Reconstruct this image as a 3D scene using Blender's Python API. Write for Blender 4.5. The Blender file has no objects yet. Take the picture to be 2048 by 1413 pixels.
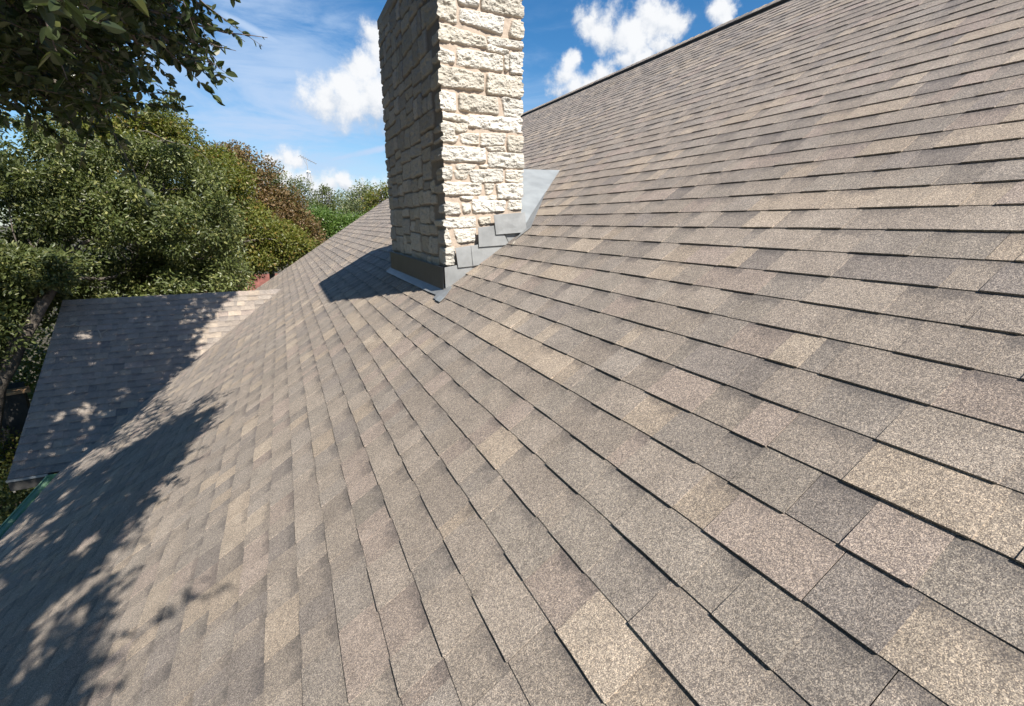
import bpy, math, random
import numpy as np
from mathutils import Matrix, Vector
R = math.radians
random.seed(7)
rng = np.random.default_rng(11)
S = bpy.context.scene
C = S.collection

# ------------------------------------------------------------------ camera
CAM_F = 950.0
RI = np.array([0.90500635, -0.42539508, 0.00159034])
UP = np.array([0.11165978, 0.24115457, 0.96404179])
FW = np.array([0.41048216, 0.87228636, -0.26574594])
cam_data = bpy.data.cameras.new("camera")
cam = bpy.data.objects.new("camera", cam_data)
C.objects.link(cam)
cam.matrix_world = Matrix([[RI[0], UP[0], -FW[0], 0], [RI[1], UP[1], -FW[1], 0], [RI[2], UP[2], -FW[2], 0], [0, 0, 0, 1]])
cam_data.sensor_width = 36.0
cam_data.lens = 36.0 * CAM_F / 2048.0
cam_data.clip_start = 0.02
cam_data.clip_end = 3000.0
S.camera = cam


def ray(px, py):
    return RI * ((px - 1024) / CAM_F) - UP * ((py - 706.5) / CAM_F) + FW


def at(px, py, dist):
    d = ray(px, py)
    return d / np.linalg.norm(d) * dist


def atY(px, py, Y):
    d = ray(px, py)
    return d * (Y / d[1])


def topix(P):
    P = np.atleast_2d(P)
    z = P @ FW
    zz = np.where(np.abs(z) < 1e-6, 1e-6, z)
    return 1024 + CAM_F * (P @ RI) / zz, 706.5 - CAM_F * (P @ UP) / zz, z


# ------------------------------------------------------------------ sun, sky, exposure
SUN_EL = R(48.0)
SH = np.array([0.262, -0.965])
SH = SH / np.linalg.norm(SH)
SUN = np.array([SH[0] * math.cos(SUN_EL), SH[1] * math.cos(SUN_EL), math.sin(SUN_EL)])
sd_ = bpy.data.lights.new("sun", 'SUN')
sd_.energy = 5.0
sd_.angle = R(0.53)
sd_.color = (1.0, 0.94, 0.86)
sun = bpy.data.objects.new("sun", sd_)
C.objects.link(sun)
sun.rotation_euler = Vector(SUN).to_track_quat('Z', 'Y').to_euler()
S.view_settings.view_transform = 'Standard'
S.view_settings.look = 'None'
S.view_settings.gamma = 1.0
S.view_settings.exposure = 0.80
S.view_settings.use_curve_mapping = False
S.cycles.use_denoising = True
S.cycles.max_bounces = 6
S.cycles.transparent_max_bounces = 8

W = bpy.data.worlds.new("World")
S.world = W
W.use_nodes = True
nt = W.node_tree
nt.nodes.clear()


class NB:
    """tiny node-tree builder"""

    def __init__(s, t):
        s.t = t

    def n(s, kind, **kw):
        nd = s.t.nodes.new(kind)
        for k, v in kw.items():
            setattr(nd, k, v)
        return nd

    def put(s, sock, v):
        if isinstance(v, bpy.types.NodeSocket):
            s.t.links.new(v, sock)
        elif isinstance(v, (tuple, list)) and sock.type == 'RGBA' and len(v) == 3:
            sock.default_value = (v[0], v[1], v[2], 1)
        else:
            sock.default_value = v

    def m(s, op, a, b=None, c=None, clamp=False):
        nd = s.n('ShaderNodeMath', operation=op)
        nd.use_clamp = clamp
        s.put(nd.inputs[0], a)
        if b is not None:
            s.put(nd.inputs[1], b)
        if c is not None:
            s.put(nd.inputs[2], c)
        return nd.outputs[0]

    def v(s, op, a, b=None, scale=None):
        nd = s.n('ShaderNodeVectorMath', operation=op)
        s.put(nd.inputs[0], a)
        if b is not None:
            s.put(nd.inputs[1], b)
        if scale is not None:
            s.put(nd.inputs['Scale'], scale)
        return nd.outputs['Value'] if op in ('DOT_PRODUCT', 'LENGTH', 'DISTANCE') else nd.outputs[0]

    def mr(s, x, a, b, c=0.0, d=1.0, kind='SMOOTHSTEP'):
        nd = s.n('ShaderNodeMapRange', interpolation_type=kind)
        s.put(nd.inputs[0], x)
        for i, q in enumerate((a, b, c, d)):
            s.put(nd.inputs[1 + i], q)
        return nd.outputs[0]

    def mix(s, f, a, b, mode='MIX'):
        nd = s.n('ShaderNodeMix', data_type='RGBA', blend_type=mode)
        s.put(nd.inputs[0], f)
        s.put(nd.inputs[6], a)
        s.put(nd.inputs[7], b)
        return nd.outputs[2]

    def noise(s, vec, scale, detail=4, rough=0.55, out='Fac', dist=0.0):
        nd = s.n('ShaderNodeTexNoise')
        s.put(nd.inputs['Vector'], vec)
        nd.inputs['Scale'].default_value = scale
        nd.inputs['Detail'].default_value = detail
        nd.inputs['Roughness'].default_value = rough
        nd.inputs['Distortion'].default_value = dist
        return nd.outputs[out]


def build_world():
    b = NB(nt)
    sky = b.n('ShaderNodeTexSky', sky_type='NISHITA')
    sky.sun_disc = False
    sky.sun_elevation = SUN_EL
    sky.sun_rotation = math.atan2(SUN[0], SUN[1])
    sky.altitude = 250
    sky.air_density = 1.0
    sky.dust_density = 0.4
    sky.ozone_density = 2.5
    hs = b.n('ShaderNodeHueSaturation')
    hs.inputs['Saturation'].default_value = SKY_SAT
    hs.inputs['Value'].default_value = SKY_VAL
    b.t.links.new(sky.outputs[0], hs.inputs['Color'])
    skyc = hs.outputs[0]
    tc = b.n('ShaderNodeTexCoord')
    D = b.v('NORMALIZE', tc.outputs['Generated'])
    wob = b.noise(D, 12.0, 6, 0.65, 'Color')
    wob = b.v('SUBTRACT', wob, (0.5, 0.5, 0.5))
    Dw = b.v('ADD', D, b.v('SCALE', wob, scale=0.075))
    # cumulus clouds standing at fixed bearings: (px, py, radius in px)
    puffs = [(600, 330, 0)]
    P = [(655, 195, 48), (700, 205, 55), (745, 190, 60), (730, 135, 45), (760, 90, 42), (625, 205, 34), (790, 160, 60), (690, 170, 36), (800, 220, 50), (820, 110, 60),
         (1130, 150, 34), (1150, 180, 38), (1140, 115, 24), (1205, 140, 30), (1180, 175, 34), (1120, 190, 24), (1180, 40, 30), (1215, 55, 38), (1260, 60, 40), (1300, 40, 42), (1335, 45, 30), (1270, 95, 34),
         (1290, 130, 30), (1250, 115, 26), (1325, 90, 22), (1440, 22, 24), (1450, 45, 20), (565, 312, 22), (590, 314, 24), (545, 316, 15),
         (575, 352, 24), (610, 358, 28), (655, 370, 32), (690, 372, 26), (560, 372, 40), (640, 395, 40), (720, 392, 40), (760, 395, 40), (680, 366, 16), (500, 380, 40)]
    dens = None
    low = None
    for (px, py, r) in P:
        c = ray(px, py)
        c = c / np.linalg.norm(c)
        rr = r / CAM_F * 0.93
        d = b.v('DISTANCE', Dw, tuple(c))
        e = b.m('MULTIPLY_ADD', d, -1.0 / rr, 1.0)
        dens = e if dens is None else b.m('SMOOTH_MAX', dens, e, 0.25)
        cc = np.array(c) + np.array([0.1, -0.15, 1.0]) * rr * 0.35
        d2 = b.v('DISTANCE', Dw, tuple(cc))
        e2 = b.m('MULTIPLY_ADD', d2, -1.0 / rr, 1.0)
        low = e2 if low is None else b.m('SMOOTH_MAX', low, e2, 0.3)
    bill = b.noise(D, 26.0, 7, 0.62)
    bill2 = b.noise(D, 8.0, 4, 0.6)
    dd = b.m('ADD', dens, b.m('MULTIPLY_ADD', bill, 1.7, -0.85))
    dd = b.m('ADD', dd, b.m('MULTIPLY_ADD', bill2, 0.9, -0.45))
    a_cum = b.mr(dd, -0.15, 0.70)
    lit = b.mr(b.m('ADD', low, b.m('MULTIPLY_ADD', bill, 2.6, -1.3)), -0.5, 0.85)
    cumc = b.mix(lit, CL_LOW, CL_TOP)
    # thin high cloud in long streaks
    mp = b.n('ShaderNodeMapping')
    b.put(mp.inputs['Vector'], D)
    mp.inputs['Rotation'].default_value = (0.35, 0.5, 0.2)
    mp.inputs['Scale'].default_value = (2.0, 1.6, 7.5)
    ci = b.noise(mp.outputs[0], 2.2, 7, 0.62, dist=0.5)
    cim = b.mr(b.noise(D, 2.4, 2, 0.5), 0.34, 0.62)
    a_ci = b.m('MULTIPLY', b.mr(ci, 0.42, 0.78), cim)
    # more veil low above the trees on the left
    c0 = ray(520, 210)
    c0 = c0 / np.linalg.norm(c0)
    veil = b.mr(b.v('DISTANCE', Dw, tuple(c0)), 0.34, 0.05)
    a_ci = b.m('ADD', b.m('MULTIPLY', a_ci, 0.45), b.m('MULTIPLY', veil, b.mr(ci, 0.30, 0.66, 0.0, 0.78)), clamp=True)
    # long trails: plane through two bearings
    for (x0, y0, x1, y1, wd, k) in [(415, 15, 640, 125, 0.012, 0.85), (640, 326, 790, 292, 0.009, 0.95), (330, 90, 700, 160, 0.03, 0.6), (420, 250, 700, 290, 0.02, 0.4)]:
        p, q = ray(x0, y0), ray(x1, y1)
        p /= np.linalg.norm(p)
        q /= np.linalg.norm(q)
        nn = np.cross(p, q)
        nn /= np.linalg.norm(nn)
        mid = (p + q) / 2
        hl = np.linalg.norm(p - q) / 2
        off = b.m('ABSOLUTE', b.v('DOT_PRODUCT', b.v('ADD', D, b.v('SCALE', wob, scale=0.012)), tuple(nn)))
        s1 = b.mr(off, wd, wd * 0.1)
        s2 = b.mr(b.v('DISTANCE', D, tuple(mid)), hl * 1.15, hl * 0.6)
        st = b.m('MULTIPLY', b.m('MULTIPLY', s1, s2), b.mr(bill2, 0.25, 0.6, 0.4, 1.0))
        a_ci = b.m('MAXIMUM', a_ci, b.m('MULTIPLY', st, k))
    # pale band towards the horizon
    sep = b.n('ShaderNodeSeparateXYZ')
    b.put(sep.inputs[0], D)
    hz = b.mr(sep.outputs[2], 0.30, 0.0, 0.0, 0.32)
    col = b.mix(hz, skyc, HZ_COL)
    col = b.mix(a_ci, col, CI_COL)
    col = b.mix(a_cum, col, cumc)
    bg = b.n('ShaderNodeBackground')
    b.put(bg.inputs[0], col)
    bg.inputs[1].default_value = 0.05
    out = b.n('ShaderNodeOutputWorld')
    b.t.links.new(bg.outputs[0], out.inputs[0])
    W.cycles.sampling_method = 'MANUAL'
    W.cycles.sample_map_resolution = 512


SKY_SAT, SKY_VAL = 1.36, 1.55
CL_LOW = (6.0, 6.9, 8.3)
CL_TOP = (10.9, 11.1, 11.4)
CI_COL = (6.2, 8.0, 10.8)
HZ_COL = (4.2, 7.3, 11.2)
build_world()


# ------------------------------------------------------------------ materials
def mat(name):
    m = bpy.data.materials.new(name)
    m.use_nodes = True
    m.node_tree.nodes.clear()
    b = NB(m.node_tree)
    pr = b.n('ShaderNodeBsdfPrincipled')
    out = b.n('ShaderNodeOutputMaterial')
    b.t.links.new(pr.outputs[0], out.inputs[0])
    return m, b, pr


def simple(name, col, rough=0.6, metal=0.0, nscale=8.0, namp=0.18, bump=0.0, bscale=40.0, spec=0.5):
    m, b, pr = mat(name)
    tc = b.n('ShaderNodeTexCoord').outputs['Object']
    n = b.noise(tc, nscale, 5, 0.6)
    k = b.mr(n, 0.25, 0.75, 1 - namp, 1 + namp, 'LINEAR')
    b.put(pr.inputs['Base Color'], b.v('SCALE', b.mix(0.0, tuple(col), (0, 0, 0)), scale=k))
    pr.inputs['Roughness'].default_value = rough
    pr.inputs['Metallic'].default_value = metal
    pr.inputs['Specular IOR Level'].default_value = spec
    if bump:
        bp = b.n('ShaderNodeBump')
        bp.inputs['Strength'].default_value = bump
        bp.inputs['Distance'].default_value = 0.02
        b.put(bp.inputs['Height'], b.noise(tc, bscale, 5, 0.6))
        b.t.links.new(bp.outputs[0], pr.inputs['Normal'])
    return m


def shingle_mat():
    m, b, pr = mat("asphalt_shingle")
    at_ = b.n('ShaderNodeAttribute', attribute_name='tone')
    uv = b.n('ShaderNodeUVMap', uv_map='UVMap').outputs[0]
    sx = b.n('ShaderNodeSeparateXYZ')
    b.put(sx.inputs[0], uv)
    v = sx.outputs[1]
    rec = at_.outputs['Alpha']
    tc = b.n('ShaderNodeTexCoord').outputs['Object']
    # mineral granules, each its own shade
    vo = b.n('ShaderNodeTexVoronoi', feature='F1')
    b.put(vo.inputs['Vector'], tc)
    vo.inputs['Scale'].default_value = 580.0
    sc_ = b.n('ShaderNodeSeparateColor')
    b.put(sc_.inputs[0], vo.outputs['Color'])
    g = sc_.outputs[0]
    rp = b.n('ShaderNodeValToRGB')
    b.put(rp.inputs[0], g)
    el = rp.color_ramp.elements
    el[0].position = 0.0
    el[0].color = (0.42, 0.40, 0.40, 1)
    el[1].position = 1.0
    el[1].color = (1.85, 1.77, 1.64, 1)
    for p, c in [(0.3, (0.62, 0.60, 0.60)), (0.55, (0.92, 0.90, 0.88)), (0.8, (1.3, 1.26, 1.18)), (0.92, (1.75, 1.62, 1.45))]:
        e = el.new(p)
        e.color = (c[0], c[1], c[2], 1)
    base = b.mix(1.0, at_.outputs['Color'], rp.outputs[0], 'MULTIPLY')
    # granule clusters and slow weathering
    n1 = b.noise(tc, 120.0, 2, 0.5)
    base = b.v('SCALE', base, scale=b.mr(n1, 0.3, 0.7, 0.80, 1.20, 'LINEAR'))
    n2 = b.noise(tc, 9.0, 5, 0.6)
    base = b.v('SCALE', base, scale=b.mr(n2, 0.3, 0.7, 0.88, 1.12, 'LINEAR'))
    base = b.v('SCALE', base, scale=b.mr(b.noise(tc, 1.1, 5, 0.65), 0.3, 0.7, 0.92, 1.08, 'LINEAR'))
    sn = b.mr(b.noise(tc, 3.2, 6, 0.72), 0.60, 0.72)
    base = b.mix(b.m('MULTIPLY', sn, 0.16), base, (0.36, 0.33, 0.29))
    # factory shadow-line granules on the recessed laps
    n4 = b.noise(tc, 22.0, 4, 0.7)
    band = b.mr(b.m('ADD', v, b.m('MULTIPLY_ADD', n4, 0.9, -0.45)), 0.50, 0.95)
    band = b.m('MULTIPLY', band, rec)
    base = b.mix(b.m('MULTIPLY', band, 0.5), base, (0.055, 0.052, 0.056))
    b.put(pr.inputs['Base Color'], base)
    pr.inputs['Roughness'].default_value = 0.82
    pr.inputs['Specular IOR Level'].default_value = 0.35
    bp = b.n('ShaderNodeBump')
    bp.inputs['Strength'].default_value = 0.55
    bp.inputs['Distance'].default_value = 0.0016
    b.put(bp.inputs['Height'], b.m('ADD', g, n1))
    b.t.links.new(bp.outputs[0], pr.inputs['Normal'])
    return m


def stone_mat():
    m, b, pr = mat("limestone_and_mortar")
    a = b.n('ShaderNodeAttribute', attribute_name='tone')
    tc = b.n('ShaderNodeTexCoord').outputs['Object']
    n = b.noise(tc, 30.0, 6, 0.65)
    base = b.v('SCALE', a.outputs['Color'], scale=b.mr(n, 0.25, 0.75, 0.84, 1.14, 'LINEAR'))
    n2 = b.noise(tc, 11.0, 4, 0.6)
    base = b.mix(b.mr(n2, 0.55, 0.75, 0.0, 0.22), base, (0.50, 0.40, 0.27))
    n5 = b.noise(tc, 70.0, 3, 0.6)
    base = b.mix(b.mr(n5, 0.66, 0.8, 0.0, 0.45), base, (0.22, 0.20, 0.18))
    b.put(pr.inputs['Base Color'], base)
    pr.inputs['Roughness'].default_value = 0.9
    pr.inputs['Specular IOR Level'].default_value = 0.2
    bp = b.n('ShaderNodeBump')
    bp.inputs['Strength'].default_value = 0.7
    bp.inputs['Distance'].default_value = 0.006
    b.put(bp.inputs['Height'], b.noise(tc, 140.0, 5, 0.65))
    b.t.links.new(bp.outputs[0], pr.inputs['Normal'])
    return m


def leaf_mat(name, c1, c2, c3, rough=0.36, trans=0.3):
    m, b, pr = mat(name)
    a = b.n('ShaderNodeAttribute', attribute_name='tone')
    s_ = b.n('ShaderNodeSeparateColor')
    b.put(s_.inputs[0], a.outputs['Color'])
    col = b.mix(s_.outputs[0], c1, c2)
    col = b.mix(b.mr(s_.outputs[1], 0.8, 1.0), col, c3)
    col = b.v('SCALE', col, scale=b.mr(s_.outputs[2], 0, 1, 0.72, 1.3, 'LINEAR'))
    b.put(pr.inputs['Base Color'], col)
    pr.inputs['Roughness'].default_value = rough
    pr.inputs['Specular IOR Level'].default_value = 0.5
    tr = b.n('ShaderNodeBsdfTranslucent')
    b.put(tr.inputs[0], b.mix(1.0, col, (1.5, 1.7, 0.5), 'MULTIPLY'))
    mx = b.n('ShaderNodeMixShader')
    mx.inputs[0].default_value = trans
    b.t.links.new(pr.outputs[0], mx.inputs[1])
    b.t.links.new(tr.outputs[0], mx.inputs[2])
    out = [n_ for n_ in m.node_tree.nodes if n_.type == 'OUTPUT_MATERIAL'][0]
    b.t.links.new(mx.outputs[0], out.inputs[0])
    return m


M_SH = shingle_mat()
M_ST = stone_mat()
M_FL = simple("galvanised_flashing", (0.25, 0.257, 0.255), 0.5, 0.15, 7.0, 0.24, 0.15, 12.0)
M_CRK = simple("pale_sheet_metal", (0.275, 0.295, 0.30), 0.5, 0.15, 5.0, 0.22, 0.12, 8.0)
M_DFL = simple("dark_painted_flashing", (0.085, 0.09, 0.095), 0.45, 0.3, 5.0, 0.2, 0.1, 10.0)
M_DECK = simple("roof_deck_felt", (0.03, 0.028, 0.027), 0.9)
M_VENT = simple("ridge_vent_plastic", (0.035, 0.034, 0.034), 0.7)
M_WOOD = simple("painted_trim", (0.33, 0.30, 0.25), 0.6)
M_GUT = simple("mint_green_gutter", (0.25, 0.42, 0.26), 0.35, 0.1, 6.0, 0.15)
M_BARK = simple("oak_bark", (0.115, 0.098, 0.080), 0.9, 0, 14.0, 0.55, 1.0, 30.0)
M_TWIG = simple("twig_bark", (0.13, 0.10, 0.085), 0.85, 0, 30.0, 0.3)
M_WALL = simple("limestone_wall", (0.42, 0.37, 0.29), 0.9, 0, 5.0, 0.3, 0.6, 12.0)
M_STEEL = simple("mast_steel", (0.5, 0.5, 0.5), 0.45, 0.4)
M_GROUND = simple("leaf_litter_ground", (0.07, 0.06, 0.038), 0.95, 0, 0.8, 0.5, 0.6, 6.0)
M_RED = simple("weathered_red_roof", (0.17, 0.062, 0.045), 0.8, 0, 3.0, 0.5, 0.5, 9.0)
M_SHED = simple("dark_shed_wall", (0.045, 0.043, 0.04), 0.85, 0, 5.0, 0.3)
M_PLANK = simple("sunlit_cedar_plank", (0.50, 0.30, 0.16), 0.8, 0, 9.0, 0.35, 0.4, 30.0)


# ------------------------------------------------------------------ mesh helpers
def mesh_np(name, V, quads=None, tris=None, material=None, parent=None, tone=None, uv=None, smooth=False):
    """V (n,3); quads (m,4); tris (k,3); tone per-vertex rgba; uv per-vertex"""
    me = bpy.data.meshes.new(name)
    V = np.asarray(V, dtype=np.float32)
    loops = []
    starts = []
    tot = 0
    parts = []
    if quads is not None and len(quads):
        q = np.asarray(quads, dtype=np.int32)
        parts.append(q.ravel())
        starts.append(np.arange(len(q)) * 4)
        tot = len(q) * 4
    if tris is not None and len(tris):
        t = np.asarray(tris, dtype=np.int32)
        parts.append(t.ravel())
        starts.append(tot + np.arange(len(t)) * 3)
    L = np.concatenate(parts)
    ST_ = np.concatenate(starts).astype(np.int32)
    me.vertices.add(len(V))
    me.vertices.foreach_set('co', V.ravel())
    me.loops.add(len(L))
    me.loops.foreach_set('vertex_index', L)
    me.polygons.add(len(ST_))
    me.polygons.foreach_set('loop_start', ST_)
    me.update(calc_edges=True)
    me.polygons.foreach_set('use_smooth', np.full(len(ST_), bool(smooth)))
    if tone is not None:
        a = me.color_attributes.new('tone', 'FLOAT_COLOR', 'POINT')
        a.data.foreach_set('color', np.asarray(tone, dtype=np.float32).ravel())
    if uv is not None:
        u = me.uv_layers.new(name='UVMap')
        u.data.foreach_set('uv', np.asarray(uv, dtype=np.float32)[L].ravel())
    me.validate()
    if material:
        me.materials.append(material)
    o = bpy.data.objects.new(name, me)
    C.objects.link(o)
    if parent is not None:
        o.parent = parent
    return o


class MB:
    def __init__(s):
        s.v = []
        s.f = []

    def add(s, vs, fs):
        k = len(s.v)
        s.v += [tuple(float(c) for c in p) for p in vs]
        s.f += [tuple(i + k for i in f) for f in fs]

    def box(s, x0, x1, y0, y1, z0, z1):
        s.add([(x0, y0, z0), (x1, y0, z0), (x1, y1, z0), (x0, y1, z0), (x0, y0, z1), (x1, y0, z1), (x1, y1, z1), (x0, y1, z1)],
              [(0, 3, 2, 1), (4, 5, 6, 7), (0, 1, 5, 4), (1, 2, 6, 5), (2, 3, 7, 6), (3, 0, 4, 7)])

    def prism(s, poly, off):
        """extrude 3D polygon by vector off"""
        n = len(poly)
        P = [np.array(p, float) for p in poly]
        o = np.array(off, float)
        s.add(P + [p + o for p in P], [tuple(range(n))[::-1], tuple(range(n, 2 * n))] + [(i, (i + 1) % n, n + (i + 1) % n, n + i) for i in range(n)])

    def tube(s, pts, rad, sides=8, cap=True):
        pts = [np.array(p, float) for p in pts]
        n = len(pts)
        if not hasattr(rad, '__len__'):
            rad = [rad] * n
        vs = []
        pu = None
        for i in range(n):
            d = pts[min(i + 1, n - 1)] - pts[max(i - 1, 0)]
            d /= (np.linalg.norm(d) + 1e-9)
            if pu is None:
                a = np.array([0, 0, 1.0]) if abs(d[2]) < 0.9 else np.array([1.0, 0, 0])
                u = np.cross(d, a)
            else:
                u = pu - d * (pu @ d)
            u /= (np.linalg.norm(u) + 1e-9)
            pu = u
            w = np.cross(d, u)
            for k in range(sides):
                t = 2 * math.pi * k / sides
                vs.append(pts[i] + (u * math.cos(t) + w * math.sin(t)) * rad[i])
        fs = []
        for i in range(n - 1):
            for k in range(sides):
                a = i * sides + k
                c = i * sides + (k + 1) % sides
                fs.append((a, c, c + sides, a + sides))
        if cap:
            fs.append(tuple(range(sides))[::-1])
            fs.append(tuple((n - 1) * sides + k for k in range(sides)))
        s.add(vs, fs)

    def build(s, name, material, parent=None, smooth=False):
        me = bpy.data.meshes.new(name)
        me.from_pydata(s.v, [], s.f)
        if smooth:
            for p in me.polygons:
                p.use_smooth = True
        me.materials.append(material)
        me.update()
        o = bpy.data.objects.new(name, me)
        C.objects.link(o)
        if parent is not None:
            o.parent = parent
        return o


def empty(name, label, cat, group=None, loc=(0, 0, 0)):
    o = bpy.data.objects.new(name, None)
    o.empty_display_size = 0.3
    C.objects.link(o)
    o['label'] = label
    o['category'] = cat
    if group:
        o['group'] = group
    return o


def tag(o, label=None, cat=None, group=None, kind=None):
    if label:
        o['label'] = label
    if cat:
        o['category'] = cat
    if group:
        o['group'] = group
    if kind:
        o['kind'] = kind
    return o


def hash2(ix, iy, seed):
    h = (ix.astype(np.int64) * 374761393 + iy.astype(np.int64) * 668265263 + seed * 974634777) & 0x7fffffff
    h = ((h ^ (h >> 13)) * 1274126177) & 0x7fffffff
    h = (h ^ (h >> 16)) & 0xffffff
    return h / float(0xffffff)


def vnoise(x, y, seed=0):
    ix, iy = np.floor(x), np.floor(y)
    fx, fy = x - ix, y - iy
    fx = fx * fx * (3 - 2 * fx)
    fy = fy * fy * (3 - 2 * fy)
    a = hash2(ix, iy, seed)
    b_ = hash2(ix + 1, iy, seed)
    c = hash2(ix, iy + 1, seed)
    d = hash2(ix + 1, iy + 1, seed)
    return (a * (1 - fx) + b_ * fx) * (1 - fy) + (c * (1 - fx) + d * fx) * fy


def fbm(x, y, o=4, seed=0, g=0.5):
    s = 0
    a = 1
    t = 0
    for i in range(o):
        s = s + a * vnoise(x * 2 ** i + 13.7 * i, y * 2 ** i + 7.1 * i, seed + i)
        t += a
        a *= g
    return s / t


# ------------------------------------------------------------------ roof geometry constants (metres, camera at origin)
TH = 0.580543
CT, ST_, TT = math.cos(TH), math.sin(TH), math.tan(TH)
HP = 1.08609
EXPO = 0.143
PH = 0.0338


def mx(s):
    return CT * s + HP * ST_


def mz(s):
    return ST_ * s - HP * CT


S_EAVE = PH + EXPO * -32 + 0.075      # first full butt row near the gutter
S_RIDGE = 6.62
Y_NEAR, Y_RAKE = -5.0, 15.3
X_EAVE = mx(PH + EXPO * -32)
Z_EAVE = mz(PH + EXPO * -32)
WY_E, WY_R = 8.15, 11.3               # wing eave and wing ridge
WZ_R = -1.40
TW = (WZ_R - Z_EAVE) / (WY_R - WY_E)
X_V1 = (WZ_R + HP / CT) / TT
WX_L = -3.76
GROUND_Z = -6.2

PAL = np.array([(0.338, 0.290, 0.238), (0.362, 0.314, 0.260), (0.286, 0.253, 0.221), (0.268, 0.242, 0.216), (0.296, 0.262, 0.227),
                (0.236, 0.213, 0.195), (0.304, 0.260, 0.229), (0.275, 0.248, 0.218)])
PALW = np.array([0.09, 0.05, 0.23, 0.18, 0.22, 0.06, 0.09, 0.08])


def shingle_field(name, O, dS, dL, n, courses, limits, parent, seed, step=0.06):
    """laminated shingles: O + dS*s + dL*l + n*h.  limits(s) -> list of (lo, hi) along l"""
    r = np.random.default_rng(seed)
    VV, QQ, TT_, UU = [], [], [], []
    base = 0
    off = 0.0
    for j in courses:
        s0 = PH + EXPO * j
        s1 = s0 + EXPO
        off = (off + 0.155 + r.uniform(-0.02, 0.02)) % 1.0
        for li, (lo, hi) in enumerate(limits(s0)):
            lims1 = limits(s1)
            lo1, hi1 = lims1[min(li, len(lims1) - 1)]
            if hi - lo < 0.02:
                continue
            l = lo - 1.2 + off - math.floor(0)
            l = math.floor(lo) - 1 + off
            shingle_c = None
            while l < hi:
                # one shingle, 1 m long, made of tabs and recesses
                dz_piece = r.uniform(-0.0022, 0.0022)
                skew = r.uniform(-0.0015, 0.0015)
                blend = r.choice(len(PAL), p=PALW)
                c = l
                end = l + 1.0
                tab = r.random() < 0.5
                lift = r.uniform(0, 0.0012)
                while c < end - 1e-4:
                    w = r.uniform(0.09, 0.27) if tab else r.uniform(0.06, 0.20)
                    if end - (c + w) < 0.06:
                        w = end - c
                    a_, b_ = c, c + w
                    first, last = abs(c - l) < 1e-6, abs(c + w - end) < 1e-6
                    aa = a_ + (0.0011 if first else 0)
                    bb = b_ - (0.0011 if last else 0)
                    if bb > lo and aa < hi:
                        k = max(2, int(w / step) + 1)
                        ls = np.linspace(aa, bb, k)
                        t = (0.0070 if tab else 0.0034) + r.uniform(-0.0006, 0.0008) + lift
                        tv = t + 0.0012 * (vnoise(ls * 3.1, np.full(k, j * 1.7), seed) - 0.4)
                        sv = s0 + dz_piece + skew * (ls - l) + 0.0035 * (vnoise(ls * 1.3, np.full(k, j * 2.3), seed + 5) - 0.5) + (0.0 if tab else 0.0015)
                        jag = 0.0016 * (vnoise(ls * 37.0, np.full(k, j * 5.1), seed + 9) - 0.5)
                        sv = sv + jag
                        l0 = np.clip(ls, lo, hi)
                        l1 = np.clip(ls, lo1, hi1)
                        Pb = O + np.outer(sv, dS) + np.outer(l0, dL) - 0.002 * n
                        Pt = O + np.outer(sv, dS) + np.outer(l0, dL) + np.outer(tv, n)
                        su = np.full(k, s1 + 0.012)
                        Pu = O + np.outer(su, dS) + np.outer(l1, dL) + 0.0008 * n
                        V = np.concatenate([Pb, Pt, Pu])
                        i = np.arange(k - 1)
                        q = np.concatenate([np.stack([i, i + 1, k + i + 1, k + i], 1), np.stack([k + i, k + i + 1, 2 * k + i + 1, 2 * k + i], 1)])
                        # side walls
                        V = np.concatenate([V, O + dS * su[0] + dL * l1[0] - 0.002 * n[None, :], O + dS * su[-1] + dL * l1[-1] - 0.002 * n[None, :]])
                        q = np.concatenate([q, [[0, k, 2 * k, 3 * k], [k - 1, 3 * k + 1, 3 * k - 1, 2 * k - 1]]])
                        ci = blend if r.random() < 0.35 else r.choice(len(PAL), p=PALW)
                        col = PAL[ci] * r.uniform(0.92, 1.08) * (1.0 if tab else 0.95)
                        nv = len(V)
                        tone = np.empty((nv, 4))
                        tone[:, :3] = col
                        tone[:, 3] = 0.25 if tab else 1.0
                        uvv = np.zeros((nv, 2))
                        uvv[:k, 1] = 0
                        uvv[2 * k:, 1] = 1
                        uvv[:k, 0] = ls
                        uvv[k:2 * k, 0] = ls
                        uvv[2 * k:3 * k, 0] = ls
                        VV.append(V)
                        QQ.append(q + base)
                        TT_.append(tone)
                        UU.append(uvv)
                        base += nv
                    c += w
                    tab = not tab
                l += 1.0
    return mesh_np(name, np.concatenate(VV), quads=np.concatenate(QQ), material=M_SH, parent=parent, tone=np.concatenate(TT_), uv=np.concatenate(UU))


house = empty("house", "shingle-roofed house with a pale stone chimney standing on its long slope", "house")

O_M = np.array([HP * ST_, 0, -HP * CT])
dS_M = np.array([CT, 0, ST_])
n_M = np.array([-ST_, 0, CT])
dL_M = np.array([0, 1.0, 0])


def lim_main(s):
    z = mz(s)
    rk = Y_RAKE + 0.012 * math.sin(s * 37.0)
    if z < WZ_R:
        w = (WZ_R - z) / TW
        a = (Y_NEAR, WY_R - w + 0.12)
        b_ = (min(WY_R + w - 0.12, rk), rk)
        return [a, b_]
    return [(Y_NEAR, WY_R), (WY_R, rk)]


roof = shingle_field("main_roof", O_M, dS_M, dL_M, n_M, range(-32, 46), lim_main, house, 3)
tag(roof, "long sunlit slope of brown and tan asphalt shingles")

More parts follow.
